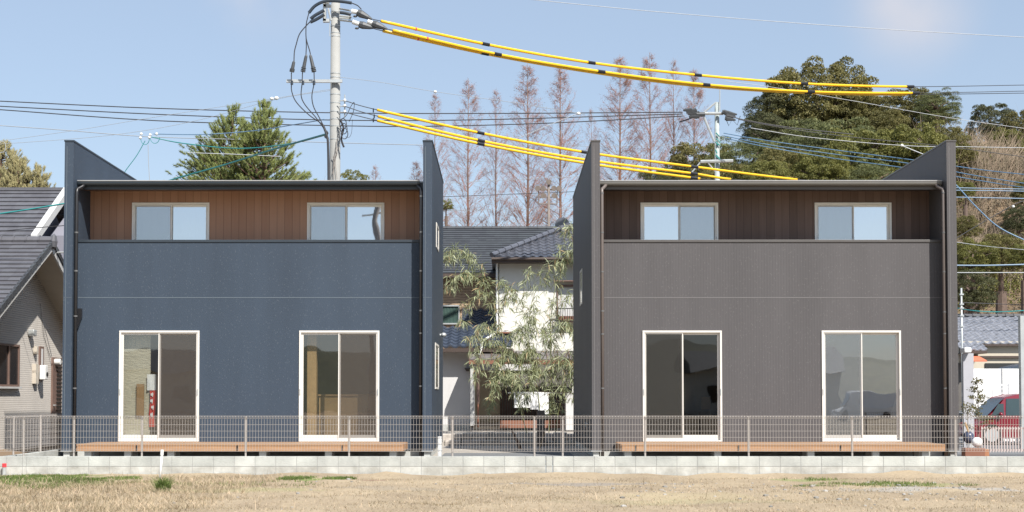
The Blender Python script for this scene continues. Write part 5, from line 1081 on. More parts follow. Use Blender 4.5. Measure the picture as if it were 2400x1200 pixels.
b.build('stiffeners', 'fascia_white', w_); MB().cyl((x1 + .02, 40.95, GZ), (x1 + .02, 40.95, zt2), .03, 8).build('post', 'galvanised', w_)
f_ = thing('white_fence', (P(2380, 0, 40.2).x, 40.2, GZ), 'white horizontal wire fence behind the red car', 'fence'); x0, x1 = P(2315, 0, 40.2).x, P(2560, 0, 40.2).x; zt2 = P(0, 901, 40.2).z; b = MB()
for k in range(11): z = zt2 - k * .12; b.box(x0, x1, 40.2, 40.212, z - (.035 if k == 0 else .014), z)
b.build('rails', 'towel', f_)
for px in (2317, 2355, 2396, 2436, 2476, 2516): q = P(px, 0, 40.15).x; MB().box(q - .03, q + .03, 40.14, 40.19, GZ, zt2 + .02).build('post', 'towel', f_)
q = P(2388, 902, 40.1); t = MB(); t.box(q.x - .07, q.x + .07, 40.12, 40.138, q.z - .5, q.z - .05); t.build('notice_plate', 'pipe_white', f_)
# cars
mat('car_red', (.17, .006, .018), .22, .05, spec=.7); mat('car_navy', (.03, .04, .06), .2, .05, spec=.8); mat('car_glass', (.03, .05, .05), .05, .1, spec=1.0); mat('rubber', (.02, .02, .02), .8, .1); mat('lamp_glass', (.6, .6, .6), .1, .05); mat('plate_yellow', (.6, .5, .1), .5, .05)
def car(x0, y0, paint, L_, H_, W_, label, name, flip=1, z0=GZ):
    """small car in side view, nose at x0 pointing towards -x; side profile skinned across the width"""
    t = thing(name, (x0 + L_ / 2, y0 + W_ / 2, z0), label, 'car'); hb = H_ * .56
    low = [(0, .28), (.01, .5), (.04, .72), (.12, .86), (.26, .96), (.60, .98), (.97, 1.0), (.995, .8), (1, .35), (.97, .24), (.03, .22)]
    low = [(a * L_, (h_ * hb / .98 if h_ > .4 else h_)) for a, h_ in low]
    def skin(pr, ins, name, m, dz=None):
        ny = 7; rows = []
        for j in range(ny + 1):
            f = j / ny; y = y0 + W_ * f; e = abs(2 * f - 1) ** 4; rows.append([(x0 + a + (L_ / 2 - a) * ins * e, y, z0 + h_ - (h_ > .5) * .05 * e) for a, h_ in pr])
        b = MB(); n = len(pr)
        b.add([p for r_ in rows for p in r_], [(j * n + i, j * n + (i + 1) % n, (j + 1) * n + (i + 1) % n, (j + 1) * n + i) for j in range(ny) for i in range(n)] + [tuple(range(n)), tuple(ny * n + i for i in range(n - 1, -1, -1))])
        o = b.build(name, m, t, smooth=False, bevel=.03); return o
    body = skin(low, .03, 'body', paint)
    # cabin: tumblehome greenhouse
    cab = [(.13, hb * .95), (.20, hb * 1.18), (.30, H_ * .93), (.40, H_ * .99), (.60, H_), (.85, H_ * .985), (.955, H_ * .93), (.985, hb * 1.0)]
    rows = []; ny = 6
    b = MB(); n = len(cab)
    for j in range(ny + 1):
        f = j / ny; rows.append([(x0 + a * L_, y0 + W_ / 2 + (f - .5) * W_ * (.96 - .20 * (h_ - hb * .95) / (H_ - hb * .95)), z0 + h_ - .03 * abs(2 * f - 1) ** 3 * (h_ > hb * 1.1)) for a, h_ in cab])
    b.add([p for r_ in rows for p in r_], [(j * n + i, j * n + i + 1, (j + 1) * n + i + 1, (j + 1) * n + i) for j in range(ny) for i in range(n - 1)] + [tuple(range(n)), tuple(ny * n + i for i in range(n - 1, -1, -1))])
    b.build('roof', paint, t, bevel=.02)
    def side(a0, a1, h0, h1, s0, s1, nm='side_window'):
        ys = lambda h_: y0 + W_ / 2 - W_ / 2 * (.96 - .20 * (h_ - hb * .95) / (H_ - hb * .95)) - .012
        MB().add([(x0 + a0 * L_, ys(h0), z0 + h0), (x0 + a1 * L_, ys(h0), z0 + h0), (x0 + s1 * L_, ys(h1), z0 + h1), (x0 + s0 * L_, ys(h1), z0 + h1)], [(0, 1, 2, 3)]).build(nm, 'car_glass', t)
    side(.17, .27, hb * 1.03, H_ * .80, .235, .275); side(.285, .53, hb * 1.03, H_ * .90, .30, .53); side(.55, .77, hb * 1.03, H_ * .91, .55, .77); side(.79, .93, hb * 1.06, H_ * .88, .79, .90)
    wy = lambda h_: W_ * .5 * (.90 - .20 * (h_ - hb * .95) / (H_ - hb * .95))
    MB().add([(x0 + .142 * L_ - .015, y0 + W_ / 2 - wy(hb), z0 + hb * 1.0), (x0 + .142 * L_ - .015, y0 + W_ / 2 + wy(hb), z0 + hb * 1.0), (x0 + .285 * L_ - .015, y0 + W_ / 2 + wy(H_ * .9), z0 + H_ * .9), (x0 + .285 * L_ - .015, y0 + W_ / 2 - wy(H_ * .9), z0 + H_ * .9)], [(0, 1, 2, 3)]).build('windscreen', 'car_glass', t)
    for a in (.17, .81):
        for yy in (y0 - .005, y0 + W_ - .16):
            w_ = MB().cyl((x0 + a * L_, yy, z0 + .28), (x0 + a * L_, yy + .165, z0 + .28), .28, 22).build('wheel', 'rubber', t, smooth=False); MB().cyl((x0 + a * L_, yy - .006, z0 + .28), (x0 + a * L_, yy + .01, z0 + .28), .18, 16).build('rim', 'galvanised', w_)
    MB().ball((x0 + .235 * L_, y0 - .07, z0 + hb * 1.06), .085, 10, (.7, 1, .75)).build('wing_mirror', paint, t, smooth=True)
    for yy in (y0 + .08, y0 + W_ - .28): MB().box(x0 - .01, x0 + .1, yy, yy + .2, z0 + .52, z0 + .68).build('headlight', 'lamp_glass', t, bevel=.02)
    MB().box(x0 + .56 * L_, x0 + .61 * L_, y0 - .012, y0 + .01, z0 + hb * .86, z0 + hb * .9).build('door_handle', paint, t)
    return t
xc = P(2262, 0, 37.5).x; car(xc, 37.5, 'car_red', 3.4, P(0, 922, 38.2).z - GZ, 1.48, 'crimson red small car parked behind the picket fence at the right edge', 'parked_car')
xc = P(2280, 0, 48).x; car(xc, 48, 'car_navy', 4.4, P(0, 851, 48.8).z - GZ - .75, 1.7, 'dark blue car behind the white sheet fence at the far right', 'parked_car', z0=GZ + .75)
tag(MB().box(P(2200, 0, 48).x, 30, 46, 53, GZ - .1, GZ + .75).build('terrace', 'asphalt_pale'), None, None, None, 'structure')
# picket fence
f_ = thing('picket_fence', (P(2330, 0, 31).x, 31, GZ), 'low fence of narrow pale slats in front of the red car', 'fence'); b = MB(); zt2, zb_ = P(0, 1000, 31).z, P(0, 1060, 31).z; x0, x1 = P(2288, 0, 31).x, P(2600, 0, 31).x; k = x0
while k < x1: b.box(k, k + .022, 31, 31.02, zb_, zt2); k += .062
mat('fence_pale', (.52, .44, .42), .6, .08); b.build('slats', 'fence_pale', f_); MB().box(x0, x1, 31.021, 31.04, zt2 - .06, zt2 - .02).box(x0, x1, 31.021, 31.04, zb_ + .03, zb_ + .07).build('rails', 'fence_pale', f_)
f_ = thing('picket_fence', (P(2258, 0, 31.2).x, 31.2, GZ), 'four taller cream slats between the charcoal house and the potted shrub', 'fence'); b = MB()
for i in range(4): q = P(2252 + i * 4.2, 0, 31.2).x; b.box(q, q + .022, 31.2, 31.22, GZ, P(0, 993, 31.2).z)
b.build('slats', 'fascia_white', f_); MB().box(P(2251, 0, 31.2).x, P(2268, 0, 31.2).x, 31.221, 31.24, P(0, 1000, 31.2).z, P(0, 997, 31.2).z).build('rails', 'fascia_white', f_)
# potted shrub and ornaments
q = P(2292, 1050, 30.6); t = thing('potted_shrub', (q.x, 30.6, GZ), 'thin upright shrub with sparse leafy twigs in a planter beside the red car', 'shrub'); mat('terracotta', (.32, .15, .08), .8, .15)
MB().box(q.x - .3, q.x + .2, 30.45, 30.75, GZ, P(0, 1052, 30.6).z).build('planter', 'terracotta', t, bevel=.02)
zt2 = P(0, 884, 30.6).z; zb_ = P(0, 1052, 30.6).z; b = MB(); b.tube([(q.x, 30.6, zb_), (q.x + .02, 30.6, (zb_ + zt2) / 2), (q.x - .01, 30.6, zt2)], [.015, .01, .003], 5); C = []; rg = np.random.default_rng(9)
for i in range(60):
    f = rg.uniform(.25, 1); z = zb_ + (zt2 - zb_) * f; a = rg.uniform(0, 6.28); L_ = (1.15 - f) * .42 * rg.uniform(.6, 1.1) + .05; p0 = Vector((q.x, 30.6, z)); p1 = p0 + Vector((math.cos(a) * L_, math.sin(a) * L_ * .7, L_ * .25)); b.tube([p0, p1], [.005, .002], 3)
    for k in range(16): C.append(np.array(p0.lerp(p1, rg.uniform(.25, 1.05))) + rg.normal(size=3) * .018)
b.build('stem', 'bark_grey', t); C = np.array(C); V, Fq = leaf_quads(C, rg.normal(size=C.shape), .026, .45, rg); fast('leaves', V, Fq, 'leaf_olive', t)
p = P(2268, 915 + 45, 30.4); C = np.array(p) + rg.normal(size=(260, 3)) * np.array([.08, .06, .09]); V, Fq = leaf_quads(np.array(C), rg.normal(size=(260, 3)), .02, .5, rg)
t2 = thing('small_bush', (p.x, 30.4, GZ), 'small grey-green bush left of the potted shrub', 'bush'); fast('leaves', V, Fq, 'leaf_olive', t2); MB().tube([(p.x, 30.4, GZ), (p.x, 30.4, p.z)], .008, 4).build('stem', 'bark_grey', t2)
mat('glaze_blue', (.05, .06, .10), .25, .2); a = P(2270, 1025, 30.0); MB().ball((a.x, 30.0, a.z), .12, 12, (1, 1, 1.15)).build('glazed_pot', 'glaze_blue', smooth=True); tag(bpy.data.objects['glazed_pot'], 'round dark glazed pot left of the white pot', 'pot')
a = P(2290, 1033, 29.9); MB().ball((a.x, 29.9, a.z - .03), .12, 12, (1, .8, .9)).build('white_pot', 'paper_white', smooth=True); tag(bpy.data.objects['white_pot'], 'round white pot in front of the potted shrub', 'pot')
a = P(2283, 1062, 29.7); MB().box(a.x - .22, a.x + .2, 29.6, 29.85, GZ, P(0, 1050, 29.7).z).build('wooden_crate', 'wood_red', bevel=.01); tag(bpy.data.objects['wooden_crate'], 'low reddish wooden crate under the round pots', 'crate')
a = P(2268, 1000, 29.95); MB().cyl(P(2262, 990, 29.95), P(2278, 1035, 29.95), .02, 6).build('wooden_stick', 'wood_light'); tag(bpy.data.objects['wooden_stick'], 'tan wooden stick leaning over the dark glazed pot', 'stick')

# floodlight pole between the redwoods
t = thing('floodlight_mast', (P(1286, 530, 95).x, 95, GZ), 'distant mast with round floodlights and a platform between the redwoods', 'mast'); s_ = F / 95
q = lambda px, py, Y=95: P(px, py, Y)
MB().cyl((q(1286, 0).x, 95, GZ), q(1286, 430), .085, 8).build('mast_pole', 'bark_grey', t, smooth=True); MB().cyl(q(1260, 444), q(1310, 444), .05, 6).cyl(q(1262, 478), q(1306, 478), .04, 6).cyl(q(1262, 462), q(1306, 462), .03, 6).cyl(q(1262, 446), q(1262, 478), .03, 6).cyl(q(1306, 446), q(1306, 478), .03, 6).build('platform', 'bark_grey', t)
for px, py in ((1286, 426), (1260, 441), (1273, 441), (1298, 441), (1310, 441), (1273, 458), (1299, 458)): c = q(px, py); MB().cyl(c, c + Vector((0, -.25, -.05)), .16, 10, r1=.19).build('floodlight', 'bark_grey', t)
# pale building far beyond the roofs
a, c = P(1175, 530, 130), P(1205, 545, 130); MB().box(a.x - .5, c.x, 130, 138, GZ, a.z).build('far_block', 'fascia_white'); tag(bpy.data.objects['far_block'], 'pale flat-topped building just over the long slate roof', 'building')
# ================================================================ utility poles
mat('pole_concrete', (.31, .31, .295), .85, .08, 1.2, .2, 20); mat('wire_black', (.035, .035, .04), .6, .1); mat('cover_black', (.03, .04, .055), .4, .15); mat('insulator', (.72, .72, .70), .3, .05); mat('cone_grey', (.06, .065, .07), .5, .2)
mat('wire_teal', (.03, .22, .22), .45, .12); mat('wire_blue', (.10, .19, .30), .45, .12); mat('wire_grey', (.30, .32, .34), .6, .08); mat('wire_pale', (.42, .44, .46), .6, .06); mat('guard_yellow', (.78, .47, .015), .35, .06, spec=.5); mat('guard_black', (.012, .014, .02), .4, .1); mat('pole_teal', (.36, .40, .39), .8, .15, 1.5)
YPM = 42.0; Q = lambda px, py, Y=YPM: P(px, py, Y)
pm = thing('utility_pole', (Q(785, 900).x, YPM, GZ), 'tall concrete utility pole with cross arms and hanging cables behind the navy house', 'utility pole')
px_ = Q(785, 400).x
MB().tube([(px_, YPM, GZ), (px_, YPM, Q(0, 8).z)], [.205, .135], 20).build('pole_shaft', 'pole_concrete', pm, smooth=True)
for py in (28, 42, 62, 78, 86, 173, 182, 222, 242, 262, 280, 296, 327):
    z = Q(0, py).z; r_ = .205 - .07 * (z - GZ) / (Q(0, 8).z - GZ) + .008; MB().cyl((px_, YPM, z - .012), (px_, YPM, z + .012), r_, 18).build('band', 'galvanised', pm)
b = MB(); z = Q(0, 194).z; b.box(Q(675, 0).x, Q(805, 0).x, YPM - .26, YPM - .18, z - .045, z + .045); b.build('crossarm', 'galvanised', pm)
b = MB()
for (x0, x1, y0, y1) in ((760, 767, 8, 55), (760, 775, 50, 57), (764, 774, 2, 14), (762, 778, 17, 22)): b.box(Q(x0, 0).x, Q(x1, 0).x, YPM - .3, YPM - .18, Q(0, y1).z, Q(0, y0).z)
b.tube([Q(769, 20, 41.7), Q(776, 48, 41.7)], .03, 6); b.tube([Q(773, 55, 41.75), Q(773, 85, 41.75)], .012, 5); b.build('top_bracket', 'galvanised', pm)
b = MB()
for (x0, y0, x1, y1) in ((795, 20, 822, 25), (795, 47, 830, 51), (795, 37, 824, 40), (795, 42, 822, 44)): b.cyl(Q(x0, y0, 41.8), Q(x1, y1, 41.8), .028, 6)
b.build('crossarm', 'galvanised', pm)
# strain insulators and their dark covers
for (x0, y0, x1, y1, x2, y2) in ((824, 26, 839, 29, 872, 45), (826, 51, 843, 57, 878, 66), (862, 50, 874, 55, 908, 68)):
    ins = MB(); A, B_ = Q(x0, y0, 41.6), Q(x1, y1, 41.6)
    for k in range(5): c = A.lerp(B_, (k + .5) / 5); d = (B_ - A).normalized(); ins.tube([c - d * .015, c + d * .015], [.075, .06], 10)
    ins.tube([A, B_], .02, 6); C_, D = Q(x1 - 1, y1, 41.6), Q(x2, y2, 41.6); e = MB(); e.tube([C_, C_.lerp(D, .25), C_.lerp(D, .7), D], [.10, .115, .07, .025], 8)
    cv = e.build('insulator_cover', 'cone_grey', pm); ins.build('insulator', 'insulator', cv)
    g = C_ + Vector((-.03, 0, -.09)); MB().ball(g + Vector((-.04, 0, -.03)), .05, 8, (1.3, .8, .7)).build('hook', 'cone_grey', cv)
# top jumper guards
def cat(pts, Y=YPM - .1, k=6):
    P3 = [Q(a, c, Y if len(r) == 0 else r[0]) for a, c, *r in pts]; out = []
    for i in range(len(P3) - 1):
        p0, p1, p2, p3 = P3[max(i - 1, 0)], P3[i], P3[i + 1], P3[min(i + 2, len(P3) - 1)]
        for j in range(k): t_ = j / k; out.append(.5 * ((2 * p1) + (p2 - p0) * t_ + (2 * p0 - 5 * p1 + 4 * p2 - p3) * t_ ** 2 + (3 * p1 - p0 - 3 * p2 + p3) * t_ ** 3))
    return out + [P3[-1]]
b = MB()
for pts in (((724, 30), (738, 14), (758, 4), (780, 2), (805, 4), (824, 7)), ((728, 44), (740, 35), (760, 24)), ((727, 52), (742, 45), (760, 34)), ((796, 29), (810, 31), (822, 34))): b.tube(cat(pts, 41.6), .05, 8)
b.build('jumper_cover', 'cover_black', pm)
b = MB()
for pts in (((824, 7), (838, 13), (847, 22)), ((724, 30), (718, 55), (717, 78), (718, 105), (717, 130)), ((728, 50), (718, 60), (702, 80), (694, 105), (690, 122), (689, 145)), ((717, 70), (718, 92), (726, 120), (728, 132)),
            ((683, 170), (683, 195), (684, 215), (695, 240), (725, 270), (757, 293), (766, 315)), ((709, 168), (708, 195), (706, 225), (716, 247), (740, 275), (762, 305)), ((736, 168), (736, 195), (731, 225), (735, 250), (748, 275), (765, 308))): MB().tube(cat(pts, 41.6), .016, 6).build('cable', 'wire_black', pm)
MB().tube(cat(((757, 293), (766, 318), (769, 345), (770, 440), (770, 560)), 41.6), .035, 8).build('riser_cable', 'wire_black', pm)
for (x0, y0, x1, y1) in ((689, 143, 684, 168), (718, 128, 710, 168), (727, 128, 736, 168)):
    A, B_ = Q(x0, y0, 41.6), Q(x1, y1, 41.6); e = MB(); e.tube([A, A.lerp(B_, .1), A.lerp(B_, .7), B_], [.02, .045, .055, .03], 8)
    for k in (.78, .88, .98): c = A.lerp(B_, k); d = (B_ - A).normalized(); e.tube([c - d * .012, c + d * .012], .075, 8)
    e.build('cable_termination', 'cone_grey', pm); c = Q(x1, 194, 41.55); MB().cyl(c - Vector((0, 0, .06)), c + Vector((0, 0, .06)), .04, 8).build('clamp', 'cover_black', pm)
b = MB()
for i in range(3):
    c = Q(804 + i * 2, 290 + i * 12, 41.7); n = 14; b.tube([c + Vector((math.cos(k * 6.283 / n) * .10, -.03 * i, math.sin(k * 6.283 / n) * .16)) for k in range(n + 1)], .014, 5)
b.tube(cat(((797, 280), (805, 300), (800, 325), (806, 345)), 41.7), .03, 6); b.tube(cat(((797, 282), (812, 270), (822, 250), (830, 240), (828, 262), (818, 285)), 41.7), .01, 5); b.tube(cat(((826, 280), (824, 310), (818, 322), (810, 320)), 41.7), .007, 4)
b.tube(cat(((762, 305), (768, 312), (762, 320), (770, 325)), 41.6), .03, 6); b.build('coiled_cables', 'wire_black', pm)
b = MB(); 
for (x0, y0, x1, y1) in ((808, 222, 808, 275),): b.cyl(Q(x0, y0, 41.75), Q(x1, y1, 41.75), .02, 6)
for py in (236, 249, 263): b.cyl(Q(794, py, 41.75), Q(809, py, 41.75), .015, 6)
b.build('rack', 'galvanised', pm)
for py in (235, 248, 262): MB().ball(Q(808, py, 41.7), .05, 8).build('insulator', 'insulator', pm, smooth=True)
# climbing twigs on the shaft
b = MB()
for pts in (((783, 420), (782, 380), (787, 350), (790, 325)), ((790, 420), (786, 375), (793, 345)), ((778, 410), (784, 385), (780, 365)), ((784, 375), (790, 360), (788, 340))): b.tube(cat(pts, 41.78), .009, 4)
b.build('dry_vine', 'bark_grey', pm)

Y2 = 75.0; K = lambda px, py, Y=Y2: P(px, py, Y)
pk = thing('utility_pole', (K(1682, 900).x, Y2, GZ), 'distant greenish utility pole with bundled insulators among the bare trees', 'utility pole'); x_ = K(1681, 400).x
MB().tube([(x_, Y2, GZ), (x_, Y2, K(0, 240).z)], [.19, .12], 14).build('pole_shaft', 'pole_teal', pk, smooth=True)
MB().cyl(K(1687, 260, 74.8), K(1687, 206, 74.8), .03, 6).cyl(K(1679, 206, 74.8), K(1694, 206, 74.8), .03, 6).build('lightning_rod', 'galvanised', pk)
MB().cyl(K(1618, 266, 74.7), K(1695, 266, 74.7), .08, 6).cyl(K(1640, 272, 74.7), K(1678, 240, 74.7), .05, 6).cyl(K(1650, 275, 74.7), K(1674, 332, 74.7), .06, 6).build('crossarm', 'galvanised', pk); MB().cyl(K(1642, 379, 74.7), K(1718, 377, 74.7), .09, 6).cyl(K(1642, 380, 74.7), K(1618, 408, 74.7), .04, 6).cyl(K(1658, 380, 74.7), K(1676, 402, 74.7), .04, 6).build('crossarm', 'galvanised', pk)
b = MB(); rs = random.Random(2)
for i in range(10): c = K(rs.uniform(1600, 1620), rs.uniform(257, 274), 74.6); b.tube([c, c + Vector((.45, 0, .02))], [.05, .13], 6)
b.build('insulator_bundle', 'cone_grey', pk); b = MB()
for i in range(8): c = K(rs.uniform(1692, 1712), rs.uniform(262, 278), 74.6); b.tube([c, c + Vector((.5, 0, -.08))], [.13, .04], 6)
b.build('insulator_bundle', 'cone_grey', pk); MB().tube([K(1632, 268, 74.6), K(1652, 268, 74.6)], .13, 8).build('transformer', 'cone_grey', pk)
MB().tube([K(1700, 275), K(1708, 295), K(1716, 280), K(1728, 293), (K(1735, 272))], .02, 4).tube([K(1592, 286), K(1612, 280), K(1640, 268)], .035, 5).build('jumper_cable', 'wire_black', pk)
b = MB()
for i in range(9): z = rs.uniform(300, 370); b.cyl(K(1677 + rs.uniform(-2, 2), z, 74.8), K(1680 + rs.uniform(-2, 9), z + 9, 74.8), .035, 5)
b.build('cable_wrap', 'wire_teal', pk)

# ================================================================ wires
def wire(pts, r, m, label, group, name='wire', k=5):
    """pts: (px, py, distance); a smooth curve through them"""
    P3 = [P(*p) for p in pts]; out = []
    for i in range(len(P3) - 1):
        p0, p1, p2, p3 = P3[max(i - 1, 0)], P3[i], P3[i + 1], P3[min(i + 2, len(P3) - 1)]
        if i == 0: p0 = p1 * 2 - p2
        if i == len(P3) - 2: p3 = p2 * 2 - p1
        for j in range(k): t_ = j / k; out.append(.5 * ((2 * p1) + (p2 - p0) * t_ + (2 * p0 - 5 * p1 + 4 * p2 - p3) * t_ ** 2 + (3 * p1 - p0 - 3 * p2 + p3) * t_ ** 3))
    out.append(P3[-1])
    if pts[-1][0] >= 2410: out.append(out[-1] + (out[-1] - out[-2]).normalized() * 14)
    if pts[0][0] <= -25: out.insert(0, out[0] + (out[0] - out[1]).normalized() * 14)
    o = MB().tube(out, r, 5).build(name, m); tag(o, label, 'wire', group); return o, out
def guarded(pts, r, label, group, t0, t1, bands, reds=()):
    """wire with yellow line guards between px t0 and t1 and black couplings"""
    o, C = wire(pts, .013, 'wire_black', label, group, 'guarded_wire', k=8)
    def at(px):
        for a, c in zip(C[:-1], C[1:]):
            pa, pc = CX + F * a.x / (a.y * 1) , CX + F * c.x / c.y
            sa = lambda v: CX + F * v.x / (v.y * math.cos(TILT) + (v.z - CAMZ) * math.sin(TILT))
            if sa(a) <= px <= sa(c): return a.lerp(c, (px - sa(a)) / max(1e-6, sa(c) - sa(a)))
        return C[-1]
    pxs = [t0] + [q for q in np.arange(t0 + 30, t1 - 10, 30)] + [t1]
    MB().tube([at(q) for q in pxs], r, 8).build('line_guard', 'guard_yellow', o, smooth=True)
    for q in bands: MB().tube([at(q - 8.5), at(q + 8.5)], r * 1.22, 8).build('coupling', 'guard_black', o)
    for q in reds: MB().tube([at(q - 1.5), at(q + 1.5)], r * 1.1, 8).build('red_mark', 'red_plastic', o)
GU = 'upper yellow guarded power lines'; r_ = .047
guarded([(870, 44, 41.6), (900, 51, 41.8), (1140, 104, 44), (1385, 147, 46), (1635, 176, 48), (1885, 196, 50), (2130, 203, 52), (2420, 199, 54)], r_, 'uppermost yellow guarded wire with black couplings', GU, 893, 2136, (1138, 1386, 1635, 1884, 2133), (974,))
guarded([(905, 68, 41.6), (925, 72, 41.8), (1165, 127, 44), (1410, 168, 46), (1660, 199, 48), (1902, 215, 50), (2140, 218, 52), (2420, 213, 54)], r_, 'second yellow guarded wire, just under the uppermost', GU, 921, 2150, (1166, 1409, 1655, 1900, 2146), (1001,))
guarded([(878, 66, 41.5), (900, 73, 41.7), (1138, 126, 43.9), (1385, 169, 45.9), (1630, 201, 47.9), (1880, 217, 49.9), (2110, 221.5, 51.9), (2420, 218, 54)], r_, 'third yellow guarded wire, running tight beneath the second', GU, 898, 2125, (1136, 1893,), (979,))
GLW = 'lower yellow guarded power lines'
guarded([(808, 236, 41.7), (882, 257, 42), (1128, 312, 43.6), (1372, 357, 45.2), (1628, 391, 46.8), (1870, 421, 48.4), (2100, 440, 50)], .042, 'highest of the three lower yellow guarded wires', GLW, 884, 1868, (1126, 1370, 1627))
guarded([(808, 249, 41.6), (884, 272, 41.9), (1128, 330, 43.5), (1370, 374, 45.1), (1628, 407, 46.7), (1714, 420, 47.2), (2000, 445, 50)], .042, 'middle of the three lower yellow guarded wires', GLW, 886, 1712, (1127, 1626))
guarded([(808, 263, 41.5), (882, 282, 41.8), (1124, 337, 43.4), (1370, 382, 45.0), (1626, 417, 46.6), (1800, 437, 47.5)], .042, 'lowest of the three lower yellow guarded wires', GLW, 884, 1640, (1126, 1626))
b = MB()
for px, py in ((875, 258), (877, 272), (875, 281)): c = P(px, py, 41.9); b.cyl(c + Vector((0, 0, -.07)), c + Vector((0, 0, .05)), .02, 6)
b.build('spacer', 'guard_black', bpy.data.objects['guarded_wire.003'])
GB = 'long dark wires crossing the whole picture'
for pts, lb in (([(-60, 234, 75), (0, 237, 75), (370, 254, 75), (760, 264, 75), (1100, 266, 75), (1600, 263, 75)], 'highest of the three dark wires running level behind the main pole'),
                ([(-60, 246, 75), (0, 249, 75), (370, 268, 75), (760, 281, 75), (1100, 281, 75), (1600, 267, 75)], 'middle of the three dark wires running level behind the main pole'),
                ([(-60, 255, 75), (0, 257, 75), (370, 283, 75), (760, 294, 75), (1000, 296, 75), (1300, 288, 75), (1600, 272, 75)], 'lowest of the three dark wires running level behind the main pole')):
    o, C = wire(pts, .028, 'wire_black', lb, GB)
GS = 'thin grey service wires in the sky'
